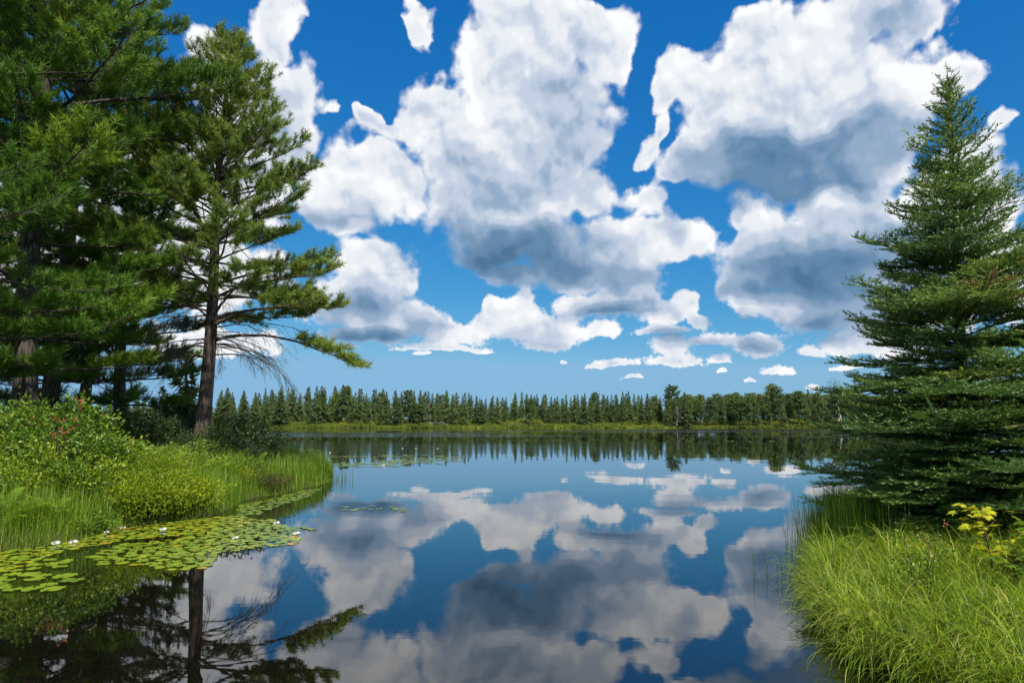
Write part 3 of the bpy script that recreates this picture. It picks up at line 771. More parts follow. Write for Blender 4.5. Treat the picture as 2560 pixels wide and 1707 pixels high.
def far_forest():
    g1, g2, g3 = 'spruces along the far shore', 'pines along the far shore', 'trees in the rear of the far forest'
    # skyline of the far wood: photo pixel -> top pixel
    sky_x = [330, 420, 500, 560, 640, 700, 780, 850, 900, 990, 1060, 1120, 1170, 1210, 1290, 1350, 1400, 1460, 1540, 1600, 1680, 1720, 1760, 1800, 1850, 1920, 1990, 2060, 2130, 2300, 2600]
    sky_y = [990, 985, 978, 968, 970, 968, 966, 962, 966, 970, 972, 976, 980, 986, 978, 980, 984, 980, 974, 976, 980, 978, 990, 984, 982, 978, 976, 980, 985, 985, 985]
    def height(px, y, x):
        v = np.interp(px, sky_x, sky_y); p = at_depth(px, v, y); return p.z - gz(x, y) + .1
    px = 300
    i = 0
    while px < 2330:
        D = far_shore(np.array((px - 1280) / FPX * 160)) + (U(3.5, 12) if px < 1650 else U(1.0, 7)) + (3 if 720 < px < 780 else 0)
        x = (px - 1280) / FPX * D * 1.0
        h = height(px, D, x) * U(.66, 1.0)
        left = px < 1480
        if U(0, 1) < (.93 if left else .7 if px < 1700 else .38):
            k = RNG.integers(0, len(SPR))
            far_tree('spruce_tree', SPR[k], x, D, h, ('pointed spruce of middling width at the edge of the far heath', 'slim pointed spruce at the edge of the far heath', 'broad spruce with branches down to the ground at the edge of the far heath', 'very slim spruce with some bare stem at the edge of the far heath', 'full pointed spruce at the edge of the far heath')[k], 'spruce tree', g1, wide=U(1.0, 1.35))
        else:
            k = RNG.integers(0, 4)
            far_tree('pine_tree', PIN[k], x, D, h * .98, ('round-topped dark pine at the edge of the far heath', 'round-topped pine on a bare stem at the edge of the far heath', 'wide bushy pine with low branches at the edge of the far heath', 'round-topped green pine at the edge of the far heath')[k], 'pine tree', g2)
        px += U(11, 28) if U(0, 1) < .85 else U(26, 40)
    px = 280
    while px < 2400:
        D = 157 + U(14, 34); x = (px - 1280) / FPX * D
        h = height(px, D, x) * U(.80, 1.0)
        left = px < 1480
        if U(0, 1) < (.92 if left else .65 if px < 1700 else .3): far_tree('spruce_tree', SPR[RNG.integers(0, len(SPR))], x, D, h, 'spruce standing behind the front row of the far forest', 'spruce tree', g3)
        else: far_tree('pine_tree', PIN[RNG.integers(0, 4)], x, D, h, 'pine standing behind the front row of the far forest', 'pine tree', g3)
        px += U(12, 24) if px > 1150 else U(13, 32)
    px = 250
    while px < 2450:
        D = 157 + U(36, 60); x = (px - 1280) / FPX * D
        h = height(px, D, x) * U(.80, .95)
        far_tree('pine_tree' if px > 1700 else 'spruce_tree', PIN[RNG.integers(0, 4)] if px > 1700 else SPR[RNG.integers(0, 5)], x, D, h, 'pine half hidden deep in the far forest' if px > 1700 else 'spruce half hidden deep in the far forest', 'pine tree' if px > 1700 else 'spruce tree', 'trees deep in the far forest', wide=1.55)
        px += U(18, 32) if px > 1150 else U(20, 40)
    # young conifers and undergrowth below the crowns
    px = 300
    while px < 2350:
        D = far_shore(np.array((px - 1280) / FPX * 160)) + U(6, 26); x = (px - 1280) / FPX * D
        far_tree('young_conifer', SPR[2], x, D, U(1.8, 4.2), 'bushy young conifer under the taller trees of the far shore', 'conifer', 'young conifers of the far shore', wide=U(1.2, 1.9))
        px += U(14, 36)
    # single trees that stand out
    def one(name, pair, px, D, top, label, cat, H0=9.0, wide=1.0):
        x = (px - 1280) / FPX * D; p = at_depth(px, top, D); far_tree(name, pair, x, D, p.z - gz(x, D) + .1, label, cat, None, H0, wide)
    one('pine_tree', PIN[2], 1678, 168, 966, 'tall pine with feathery plume top above the far treeline', 'pine tree')
    one('pine_tree', PIN[2], 1936, 163, 968, 'bright green layered pine in the middle of the right far shore', 'pine tree', 9.0, 1.15)
    one('pine_tree', PIN[1], 1928, 170, 962, 'pine with a flat umbrella top poking highest above the far trees', 'pine tree')
    one('spruce_tree', SPR[2], 705, 161, 966, 'broad skirted spruce beside the grassy gap on the far shore', 'spruce tree', 9.0, 1.2)
    one('spruce_tree', SPR[2], 1052, 161, 976, 'stout spruce standing forward on the far heath', 'spruce tree', 9.0, 1.05)
    one('spruce_tree', SPR[4], 2018, 164, 973, 'sharp black-tipped spruce above the right far trees', 'spruce tree')
    one('dead_tree', DEAD[0], 1690, 160.5, 1016, 'bare grey dead conifer with fine twigs at the far waterline', 'dead tree', 6.0)
    one('dead_tree', DEAD[0], 1752, 162, 1022, 'smaller bare grey-brown dead conifer right of the twiggy dead one', 'dead tree', 6.0, .8)
    one('dead_tree', DEAD[1], 1076, 164, 1006, 'grey leafless conifer among green spruces on the far shore', 'dead tree', 7.0, 1.6)
    # birches with white stems
    for px, D, tilt in ((2085, 163, .10), (2098, 162, -.22), (2092, 164, .02)):
        x = (px - 1280) / FPX * D
        g = Geo(); hs = np.linspace(0, 1, 6); tube(g, np.stack((tilt * 6 * hs ** 1.2, 0 * hs, 7.5 * hs), -1), .12 * (1 - hs) + .03, 6)
        t = thing('birch_tree', 'white-stemmed birch at the right end of the far shore', 'birch tree', (x, D, gz(x, D) - .05), 0, 1, 'birches on the far shore')
        obj('trunk', g.mesh('birch_trunk', M_birch, True), t)
        c = Geo(); n = 260; P = RNG.normal(0, 1, (n, 3)) * (.9, .9, 1.3) + (tilt * 6, 0, 6.4)
        place(c, leaf_tmpl(.26, .2), P, RNG.normal(size=(n, 3)), U(.8, 1.4, n), U(.3, .9, n)); obj('crown', c.mesh('birch_crown', M_farlight), t)
far_forest()
def far_heath():
    """low bog shrubs covering the far bank, one uncountable mass"""
    n = 42000
    x = U(-110, 105, n); d = U(0, 1, n) ** 1.4 * 22; y = far_shore(x) + d + .1
    keep = wob(x, y, .35) + RNG.normal(0, .35, n) > -.55
    x, y = x[keep], y[keep]; z = ground_z(x, y)
    n = len(x); g = Geo()
    D = RNG.normal(0, .5, (n, 3)) + UP
    tm = [tuft(5, .42, .13, 10, 75, .05) for _ in range(3)]
    hh = U(.5, 1.1, n) * (1 + .6 * np.clip(wob(x, y, .5, 2.0), 0, 1))
    place_any(g, tm, np.stack((x, y, z - .03), -1), D, hh, np.clip(.5 + .28 * wob(x, y, .16, 1.0) + RNG.normal(0, .12, n), 0, 1))
    obj('heath', g.mesh('heath', M_heath), kind='stuff', label='low yellow-green bog shrubs covering the far bank', category='shrubs')
far_heath()
def driftwood():
    for px, py, n, s, lab in ((1085, 1058, 12, 1.0, 'heap of bleached grey driftwood branches on the far heath'), (1118, 1053, 9, .8, 'second bleached branch tangle on the far heath beside the driftwood heap'), (1905, 1064, 8, .6, 'grey fallen branches at the foot of the right far shore')):
        D = 159.5; p = at_depth(px, py, D); g = Geo()
        for i in range(n):
            a = U(0, 6.28); L = U(.8, 2.4) * s; el = U(.05, .7)
            q = bez(np.array((U(-.8, .8) * s, U(-.4, .4), 0)), np.array((math.cos(a), math.sin(a), math.tan(el))), L, .35, 0, 6)
            tube(g, q, np.linspace(.07, .02, 6) * s, 4)
        obj('driftwood', g.mesh('driftwood', M_grey), None, (p.x, D, gz(p.x, D)), label=lab, category='driftwood')
driftwood()

# ================================================================ left bank undergrowth
RNG = np.random.default_rng(41)
LEAF = [leaf_tmpl(1, .55, .10, .2), leaf_tmpl(1, .62, .16, .1), leaf_tmpl(1, .5, .05, .3)]
NARROW = [leaf_tmpl(1, .30, .06, .15), leaf_tmpl(1, .36, .1, .25)]
def shrub_mesh(R, H, nleaf, size, mat, tmpl, tint=.5, nst=16, clumps=14, spread=.13):
    """stems fanning out of one base, leaves in clumps at their ends and along them"""
    sg, lg = Geo(), Geo(); P, D, T = [], [], []
    per = max(4, nleaf // nst)
    for i in range(nst):
        a = U(0, 6.28); rr = R * math.sqrt(U(0, 1)); hh = H * U(.55, 1.0) * (1 - .35 * (rr / R) ** 2)
        top = np.array((rr * math.cos(a), rr * math.sin(a), hh)); b0 = np.array((top[0] * .25, top[1] * .25, -.05))
        s = np.linspace(0, 1, 6)[:, None]
        q = b0 + (top - b0) * s; q[:, :2] -= (top[:2] - b0[:2]) * (.35 * np.sin(s * math.pi)) * .6; q[1:] += RNG.normal(0, .025 * H, (5, 3))
        tube(sg, q, np.linspace(.010, .003, 6) * (.6 + H * .5), 4, .5, False)
        tn = tint + RNG.normal(0, .15)
        for k in range(per):
            u = 1 - abs(RNG.normal(0, .30)); u = max(.12, u)
            p, t = along(q, min(u, 1.0)); off = RNG.normal(0, spread * (1.15 - .4 * u) * max(R, .4), 3); off[2] *= .7
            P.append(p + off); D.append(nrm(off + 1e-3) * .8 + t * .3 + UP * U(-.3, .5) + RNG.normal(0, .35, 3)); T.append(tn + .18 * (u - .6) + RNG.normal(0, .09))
    P = np.array(P); P[:, 2] = np.maximum(P[:, 2], .03)
    D = nrm(np.array(D)); T = np.clip(np.array(T), 0, 1)
    pick = RNG.integers(0, len(tmpl), len(P)); sc = size * U(.65, 1.25, len(P))
    for i, tp in enumerate(tmpl):
        m_ = pick == i
        # leaf blades face up and outwards
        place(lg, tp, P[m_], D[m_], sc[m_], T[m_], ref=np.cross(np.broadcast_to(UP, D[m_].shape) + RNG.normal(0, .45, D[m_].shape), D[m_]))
    return sg.mesh('shrub_stems', M_stem), lg.mesh('shrub_foliage', mat)
BIG = [shrub_mesh(.95, 1.35, 4200, .075, M_leaf, LEAF, .36, 40), shrub_mesh(.8, 1.25, 3600, .07, M_leaf, LEAF, .46, 36), shrub_mesh(.85, 1.1, 3200, .08, M_leaf, LEAF, .58, 30)]
MID = [shrub_mesh(.55, .75, 1500, .055, M_leaf, NARROW, .58, 18), shrub_mesh(.6, .6, 1500, .05, M_leaf, LEAF, .50, 18)]
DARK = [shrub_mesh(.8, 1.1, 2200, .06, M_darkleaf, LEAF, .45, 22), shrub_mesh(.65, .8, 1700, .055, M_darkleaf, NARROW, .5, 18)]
GALE = [shrub_mesh(.42, .55, 1500, .055, M_gale, NARROW, .55, 20, spread=.24), shrub_mesh(.36, .48, 1200, .05, M_gale, NARROW, .5, 14, spread=.28)]
BRN = [shrub_mesh(.5, .5, 1700, .035, M_brown, NARROW, .5, 22)]
def shrub(pair, x, y, sc, label, group, name='shrub', dz=0.0):
    sc = sc * (1.25 if pair in GALE else 1.0)
    t = thing(name, label, 'shrub', (x, y, gz(x, y) - .03 + dz), U(0, 6.28), sc, group)
    obj('stems', pair[0], t); obj('foliage', pair[1], t)
    return t
def pixel_spot(px, py, z):
    p = on_level(px, py, z); return p.x, p.y
def undergrowth():
    # (pixel of the base, guess of ground height there)
    def spot(px, D): return (px - 1280) / FPX * D, D
    G1 = 'tall broad-leaved shrubs under the pines'
    for px, D, k, s in ((-40, 11.6, 0, .85), (40, 11.2, 1, .85), (110, 12.0, 0, .95), (190, 11.8, 0, .92), (255, 12.2, 1, .92), (60, 13.0, 0, 1.0), (150, 13.2, 0, 1.1), (-30, 12.8, 0, 1.05), (215, 11.3, 2, .75), (120, 11.0, 2, .75), (30, 10.5, 2, .6), (170, 11.3, 1, .9), (300, 12.8, 2, .8)):
        shrub(BIG[k], *spot(px, D), s, ('tall darker green leafy shrub in the thicket before the thick-trunked pine', 'tall mid-green leafy shrub in the thicket before the thick-trunked pine', 'lower yellow-green large-leaved shrub at the front of the thicket')[k], G1)
    G2 = 'low leafy bushes on the left bank'
    for px, D, k, s in ((330, 12.6, 0, 1.0), (375, 13.2, 1, 1.1), (420, 14.2, 0, 1.0), (460, 15.0, 1, 1.1), (380, 14.6, 0, 1.1), (330, 14.0, 1, 1.2), (500, 14.6, 0, 1.0), (545, 15.6, 1, 1.0), (300, 11.4, 0, .9), (580, 16.0, 0, .8), (620, 16.6, 1, .8), (440, 13.2, 1, .8), (505, 16.2, 0, 1.1), (270, 10.6, 1, .8)):
        shrub(MID[k], *spot(px, D), s, ('low narrow-leaved green bush between the tall thicket and the lone pine', 'low small-leaved rounded bush between the tall thicket and the lone pine')[k], G2)
    G3 = 'dark shrubs round the foot of the lone pine'
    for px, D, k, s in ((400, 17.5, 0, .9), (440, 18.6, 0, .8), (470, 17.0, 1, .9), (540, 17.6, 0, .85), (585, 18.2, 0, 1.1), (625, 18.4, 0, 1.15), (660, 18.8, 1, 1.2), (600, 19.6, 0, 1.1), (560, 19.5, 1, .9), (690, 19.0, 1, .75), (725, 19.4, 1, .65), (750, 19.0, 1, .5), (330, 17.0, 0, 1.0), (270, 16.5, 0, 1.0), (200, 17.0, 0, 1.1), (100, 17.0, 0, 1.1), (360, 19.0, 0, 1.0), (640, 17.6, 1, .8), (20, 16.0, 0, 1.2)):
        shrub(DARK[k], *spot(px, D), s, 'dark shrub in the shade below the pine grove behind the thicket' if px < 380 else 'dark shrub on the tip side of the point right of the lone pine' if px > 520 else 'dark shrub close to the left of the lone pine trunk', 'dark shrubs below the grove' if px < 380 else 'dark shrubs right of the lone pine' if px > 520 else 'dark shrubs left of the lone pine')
    G4 = 'sweet gale bushes at the water edge'
    for px, D, k, s in ((335, 11.45, 0, 1.0), (370, 11.6, 1, 1.1), (405, 11.8, 0, 1.1), (440, 12.0, 1, 1.1), (475, 12.25, 0, 1.0), (505, 12.5, 1, .9), (420, 12.6, 0, 1.1), (375, 12.2, 0, 1.0), (465, 12.9, 1, 1.0), (590, 15.4, 1, .8), (620, 15.7, 1, .7), (100, 9.8, 1, .6), (350, 12.9, 1, .9)):
        shrub(GALE[k], *spot(px, D), s, 'bright yellow-green narrow-leaved bush at the water edge of the left bank', G4)
    G5 = 'brownish twiggy bushes on the point'
    for px, D, k, s in ((650, 15.9, 0, .9), (682, 16.1, 0, .9), (712, 16.5, 0, .75), (640, 16.4, 0, .9)):
        shrub(BRN[k], *spot(px, D), s, 'brownish twiggy bush at the water edge near the tip of the point', G5)
    # reddish sprigs at the top of the thicket
    for px, py, D in ((76, 1052, 11.6), (148, 1048, 11.8), (188, 1062, 11.8), (196, 1002, 12.2), (140, 1078, 11.2), (152, 1085, 11.2)):
        p = at_depth(px, py, D); z0 = gz(p.x, D)
        t = thing('red_sprig', 'sprig of reddish young leaves topping the green thicket', 'sprig', (p.x, D, z0), 0, 1, 'reddish sprigs in the thicket')
        g = Geo(); h = p.z - z0; tube(g, [(0, 0, 0), (.03, 0, h * .5), (0, 0, h)], (.006, .005, .003), 4); obj('stem', g.mesh('sprig_stem', M_stem), t)
        g = Geo(); n = 8; place(g, LEAF[0], RNG.normal(0, .05, (n, 3)) + (0, 0, h), RNG.normal(0, 1, (n, 3)) + (0, 0, .2), U(.07, .10, n), U(0, 1, n)); obj('leaves', g.mesh('sprig_leaves', M_red_leaf), t)
    # small conifers and a dead branch behind the shrubs
    sp = far_conifer(4.2, 1.0, .03, 'spruce', M_far)
    for px, D, h, lab in ((468, 24.5, 3.4, 'young spruce behind the trunk of the lone point pine'), (412, 27.0, 2.2, 'small greyish spruce left of the lone pine trunk behind the shrubs')):
        x, y = spot(px, D); t = thing('young_spruce', lab, 'spruce tree', (x, y, gz(x, y) - .05), 0, h / 4.2); obj('trunk', sp[0], t); obj('crown', sp[1], t)
    for px, py, D, az, L, lab in ((395, 1098, 14.5, 2.6, 1.3, 'fallen pale dead branch lying on the bushes left of the lone pine'), (330, 1080, 15.5, 2.8, 1.0, 'pale forked dead twig rising from dark shrubs below the grove')):
        p = at_depth(px, py, D); g = Geo(); z = gz(p.x, D)
        dead_branch(g, np.array((0, 0, 0)), az, L, math.atan2(p.z - z, L * .5), (p.z - z) / L * .9, 12, .016, .25)
        obj('dead_branch', g.mesh('fallen_branch', M_grey), None, (p.x, D, z), label=lab, category='branch')
undergrowth()

# ---------------------------------------------------------------- ferns: each frond a part
def frond_mesh(L, seed):
    g = Geo(); n = 22
    s = np.linspace(0, 1, n); line = np.stack((L * np.sin(s * 1.15) * .85, 0 * s, L * (s * .95 - .55 * s ** 2.2)), -1)
    tube(g, line[::3], np.linspace(.004, .0015, len(line[::3])), 3, .4, False)
    for i in range(2, n):
        w = L * .23 * math.sin(min(1, s[i] * 1.02) * math.pi) ** .7 * (1.1 - .35 * s[i]) + .012
        t = nrm(line[i] - line[i - 1]); sw = L / n * .26
        for sd in (-1, 1):
            d = nrm(np.array((0, sd, 0)) + t * .35 + UP * -.12)
            b = line[i]; a = t * sw
            V = [b - a, b + a, b + d * w * .55 + a * .9, b + d * w * .55 - a * .9, b + d * w]
            g.add(V, [(2, 4, 3)], [(0, 1, 2, 3)], .5 + .2 * (s[i] - .5))
    return g.mesh('frond', M_fern)
FR = [frond_mesh(.55, 1), frond_mesh(.44, 2)]
def ferns():
    spots = [(480,15.2),(505,15.6),(530,15.3),(555,15.8),(575,16.2),(600,16.9),(620,16.9),(590,16.5),(460,14.6),(430,14.4),(540,16.4),(515,14.9),(22,9.6),(38,9.5),(545,15.0),(648,17.1),(565,15.3),(140,10.0),(90,9.8)]
    for px, D in spots:
        x, y = (px - 1280) / FPX * D, D
        near = px < 200
        t = thing('fern', 'bright fern with arching fronds among the grass by the thicket' if near else 'pale green fern with arching fronds on the slope below the lone pine', 'fern', (x, y, gz(x, y) + .02), U(0, 6.28), U(.9, 1.35), 'ferns by the thicket' if near else 'ferns on the slope')
        for j in range(7):
            obj('frond', FR[RNG.integers(0, 2)], t, (0, 0, 0), (U(-.1, .1), U(-.55, .05), j * .9 + U(-.3, .3)), U(.75, 1.15))
ferns()

# ================================================================ grass
def blades(g, pos, h, az, lean, curl, wd, tint, nseg=4):
    """tapering blades that start lean radians off the vertical and bend by curl more towards the tip"""
    n = len(pos); hd = np.stack((np.cos(az), np.sin(az), 0 * az), -1); sd = np.stack((-np.sin(az), np.cos(az), 0 * az), -1)
    P = [pos]; th = lean.copy()
    for i in range(nseg):
        th = lean + curl * ((i + .6) / nseg) ** 1.3
        P.append(P[-1] + (h / nseg)[:, None] * (np.sin(th)[:, None] * hd + np.cos(th)[:, None] * UP))
    V = []
    for i in range(nseg):
        w = (wd * (1 - .75 * (i / nseg) ** 1.5) * .5)[:, None] * sd
        V += [P[i] - w, P[i] + w]
    V.append(P[nseg])
    V = np.stack(V, 1); m_ = 2 * nseg + 1
    q = np.array([(2 * i, 2 * i + 1, 2 * i + 3, 2 * i + 2) for i in range(nseg - 1)]); t3 = np.array([(2 * nseg - 2, 2 * nseg - 1, 2 * nseg)])
    o = (np.arange(n) * m_)[:, None, None]
    g.add(V.reshape(-1, 3), (t3[None] + o).reshape(-1, 3), (q[None] + o).reshape(-1, 4), np.repeat(tint, m_))
def left_grass():
    g = Geo(); n = 190000
    x = U(-12, -4.2, n); y = U(7.5, 23, n)
    d = sdf(left_poly, x, y)
    lim = 1.15 + .5 * wob(x, y, .9)
    keep = (d > -.06) & (d < lim * 1.6) & (U(0, 1, n) < np.where(d < lim * .6, .85, .35)) & (x / y > -.86) & (U(0, 1, n) < np.interp(y, (8, 12, 20), (1, .8, .45)))
    x, y, d = x[keep], y[keep], d[keep]; n = len(x)
    z = np.maximum(ground_z(x, y), -.05) - .02
    tall = np.interp(wob(x, y, .8, 3.0), (-1, 0, 1), (.55, .9, 1.2))
    h = U(.36, .84, n) * tall * np.interp(y, (8, 12, 15, 18), (1.15, 1.0, .8, .8))
    az = U(0, 6.28, n)
    blades(g, np.stack((x, y, z), -1), h, az, np.abs(RNG.normal(0, .16, n)), np.abs(RNG.normal(.35, .3, n)), U(.004, .008, n) * np.interp(y, (8, 18), (1, 1.7)), np.clip(RNG.normal(.48, .16, n) + .15 * wob(x, y, 1.3), 0, 1), 3)
    obj('grass', g.mesh('bank_grass', M_grass), kind='stuff', label='fresh green grass and sedge fringing the left bank', category='grass')
    # sparse rushes standing in the water off the point
    g = Geo(); n = 130; c = on_level(846, 1200); a = RNG.normal(0, .16, (n, 2))
    pos = np.stack((c.x + a[:, 0] + U(-.3, .25, n), c.y + a[:, 1] * 3, 0 * a[:, 0] - .05), -1)
    blades(g, pos, U(.2, .5, n), U(0, 6.28, n), np.abs(RNG.normal(0, .12, n)), U(0, .3, n), U(.004, .006, n), U(.2, .5, n), 3)
    obj('rushes', g.mesh('rushes', M_grass), kind='stuff', label='thin rushes standing in the water off the point', category='rushes')
left_grass()
def right_sedge():
    g = Geo()
    # tussocks: blades fan out of many crowns and arch over
    x = U(2.2, 8.5, 4600); y = U(3.2, 8.6, 4600); d = sdf(right_poly, x, y)
    keep = (d > -.03) & (d < 2.6) & (x / y < .92) & (x / y > .2) & ~((y > 7.3) & (x > 4.6)) & ~((y > 5.5) & (x > 3.85) & (y < 6.4) & (RNG.uniform(0, 1, 4600) < .6)) & (U(0, 1, 4600) < np.interp(d, (0, .6, 2.6), (.62, .5, .36)))
    cx, cy, cd = x[keep], y[keep], d[keep]
    per = 32; m_ = len(cx)
    r = np.abs(RNG.normal(0, .06, (m_, per))); a = U(0, 6.28, (m_, per))
    X = (cx[:, None] + r * np.cos(a)).ravel(); Y = (cy[:, None] + r * np.sin(a)).ravel(); n = len(X)
    Z = np.maximum(ground_z(X, Y), -.04) - .02
    az = np.where(U(0, 1, n) < .45, a.ravel() + RNG.normal(0, .5, n), np.repeat(RNG.normal(math.pi * 1.15, 1.0, m_), per) + RNG.normal(0, .35, n))
    h = U(.25, .62, n) * np.repeat(U(.75, 1.15, m_), per)
    blades(g, np.stack((X, Y, Z), -1), h, az, np.abs(RNG.normal(.20, .25, n)), np.abs(RNG.normal(2.1, .7, n)), U(.004, .0085, n), np.clip(np.repeat(RNG.normal(.42, .16, m_), per) + RNG.normal(0, .22, n), 0, 1) * (U(0, 1, n) > .06) + (U(0, 1, n) < .05) * .6, 5)
    obj('sedge', g.mesh('sedge', M_sedge), kind='stuff', label='long arching yellow-green sedge covering the right bank', category='grass')
    # the stand of upright rushes at the corner of the bank left of the fir
    g = Geo(); n = 2600
    x = RNG.normal(4.02, .20, n); y = RNG.normal(8.55, .30, n); z = np.maximum(ground_z(x, y), -.06) - .02
    blades(g, np.stack((x, y, z), -1), U(.45, .98, n), U(0, 6.28, n), np.abs(RNG.normal(0, .10, n)), np.abs(RNG.normal(.15, .2, n)), U(.004, .007, n), np.clip(RNG.normal(.45, .22, n), 0, 1), 3)
    obj('rushes', g.mesh('upright_rushes', M_grass), kind='stuff', label='upright olive rushes at the bank corner left of the fir', category='rushes')
    g = Geo(); n = 60
    x = RNG.normal(3.0, .28, n); y = RNG.normal(7.9, .5, n)
    blades(g, np.stack((x, y, 0 * x - .05), -1), U(.15, .5, n), U(0, 6.28, n), np.abs(RNG.normal(0, .2, n)), np.abs(RNG.normal(.3, .3, n)), U(.003, .005, n), U(.0, .4, n), 3)
    obj('rushes', g.mesh('water_rushes', M_grass), kind='stuff', label='few thin dark rushes standing in the water off the sedge', category='rushes')
right_sedge()

for px, D, k, s in ((2190, 8.9, 0, .62), (2260, 9.3, 0, .7), (2330, 8.7, 1, .7), (2390, 9.4, 0, .75), (2470, 9.0, 0, .7), (2540, 8.6, 0, .8), (2600, 8.2, 1, .9), (2290, 8.1, 1, .5)):  # added shrubs, dark-leaved to stand in for low fir boughs and black shade
    shrub(DARK[k], (px - 1280) / FPX * D, D, s, 'added dark low shrub filling the black gap under the fir', 'added dark shrubs under the fir')
# ---------------------------------------------------------------- maple saplings at the right edge: each leaf a part
def maple_leaf():
    a = np.radians([0, 14, 24, 38, 52, 64, 78, 95, 112, 140, 180]); r = np.array([1.0, .62, .70, .50, .84, .55, .60, .42, .58, .34, .06])
    out = [(math.sin(t) * q, 0, math.cos(t) * q) for t, q in zip(a, r)]; mir = [(-x, y, z) for x, y, z in out[1:-1]][::-1]
    ring = np.array(out + mir); V = np.concatenate(([(0, 0, 0)], ring)); V[:, 2] += .12
    V[:, 1] = -.22 * (V[:, 0] ** 2) - .18 * np.maximum(V[:, 2], 0) ** 2
    n = len(ring); T = [(0, 1 + (i + 1) % n, 1 + i) for i in range(n)]
    return V, np.array(T)
ML = []
for tn in (.1, .3, .5, .72, .9):
    g = Geo(); V, T = maple_leaf(); g.add(V, T, None, tn); tube(g, [(0, 0, .1), (0, .03, -.25), (0, .02, -.6)], (.014, .012, .012), 3, tn, False); ML.append(g.mesh('maple_leaf', M_maple))
def maple(px, D, py_top, n, lab, tn_mu, wide):
    x = (px - 1280) / FPX * D; z0 = gz(x, D); top = at_depth(px, py_top, D); H = top.z - z0
    t = thing('maple_sapling', lab, 'sapling', (x, D, z0), 0)
    g = Geo(); tips = []
    st = np.array([(0, 0, -.03), (.02, .01, H * .4), (-.02, 0, H * .75), (0, 0, H)]); tube(g, st, (.010, .008, .005, .003), 5)
    for i in range(14):
        h = U(.42, .99); p, _ = along(st, h); a = U(0, 6.28); L = wide * U(.5, 1) * (1.15 - .6 * h)
        q = np.array([p, p + np.array((math.cos(a), math.sin(a), .4)) * L * .5, p + np.array((math.cos(a), math.sin(a), .45)) * L]); tube(g, q, (.005, .004, .002), 4); tips.append((q, h))
    obj('stem', g.mesh('maple_stem', M_stem), t)
    for i in range(n):
        q, h = tips[RNG.integers(0, len(tips))]; p, _ = along(q, U(.3, 1.0)); p = p + RNG.normal(0, .05, 3)
        k = int(np.clip((tn_mu + .35 * (h - .5) + RNG.normal(0, .15)) * 5, 0, 4))
        a = U(0, 6.28)
        obj('leaf', ML[k], t, p, (math.radians(U(70, 115)), U(-.5, .5), a), U(.045, .072))
maple(2440, 5.9, 1285, 90, 'young maple with yellow top leaves in front of the fir', .78, .26)
maple(2545, 5.7, 1320, 80, 'green young maple beside the yellow-topped maple', .42, .22)
maple(2500, 5.6, 1385, 40, 'low green maple seedling under the yellow-topped maple', .30, .22)
def herb(px, py, D, lab):
    """narrow upright herb with leaves up the stem"""
    x = (px - 1280) / FPX * D; z0 = gz(x, D); top = at_depth(px, py, D); H = top.z - z0
    t = thing('herb', lab, 'plant', (x, D, z0)); g = Geo(); tube(g, [(0, 0, 0), (.01, 0, H * .5), (0, 0, H)], (.005, .004, .002), 4); obj('stem', g.mesh('herb_stem', M_stem), t)
    n = 46; u = U(.25, 1.0, n); a = U(0, 6.28, n); g = Geo()
    place(g, NARROW[0], np.stack((0 * u, 0 * u, u * H), -1), np.stack((np.cos(a), np.sin(a), U(.4, 1.1, n)), -1), U(.05, .08, n) * (1.2 - .6 * u), U(.3, .8, n)); obj('leaves', g.mesh('herb_leaves', M_leaf), t)
herb(2382, 1350, 6.4, 'slim upright leafy herb between the fir and the yellow-topped maple')
# small broad-leaved plant with red fruit in the sedge
def briar():
    D = 5.6; p = at_depth(2300, 1420, D); z0 = gz(p.x, D)
    t = thing('wild_rose', 'small leafy plant with a few red fruits growing through the sedge', 'plant', (p.x, D, z0))
    s, l = shrub_mesh(.22, .72, 260, .035, M_leaf, LEAF, .4, 7); obj('stems', s, t); obj('foliage', l, t)
    for i in range(6):
        g = Geo(); a = np.linspace(0, math.pi, 5); tube(g, np.stack((0 * a, 0 * a, -.009 * np.cos(a)), -1), .008 * np.sin(a) + .001, 6)
        obj('fruit', g.mesh('fruit', M_red_leaf, True), t, (U(-.18, .18), U(-.25, -.1), U(.45, .72)))
briar()

# ================================================================ water lilies
RNG = np.random.default_rng(77)
def pad_mesh(seed, tn):
    r_ = np.random.default_rng(seed); g = Geo(); n = 20
    a = np.linspace(.16, 2 * math.pi - .16, n); r = 1 + .03 * r_.normal(size=n)
    rim = np.stack((r * np.cos(a), r * np.sin(a), .02 + .035 * r_.normal(size=n)), -1); mid = rim * (.6, .6, 0) + (0, 0, .004)
    V = np.concatenate(([(.06, 0, 0)], mid, rim))
    T = [(0, 1 + i, 2 + i) for i in range(n - 1)]; Q = [(1 + i, 1 + n + i, 2 + n + i, 2 + i) for i in range(n - 1)]
    g.add(V, T, Q, tn); return g, V, T, Q
PADS = [pad_mesh(s, t)[0].mesh('lily_pad', M_pad, True) for s, t in ((1, .35), (2, .48), (3, .55), (4, .62), (5, .74), (6, .97))]
def in_poly(poly, x, y): return sdf(np.array(poly, float), x, y)
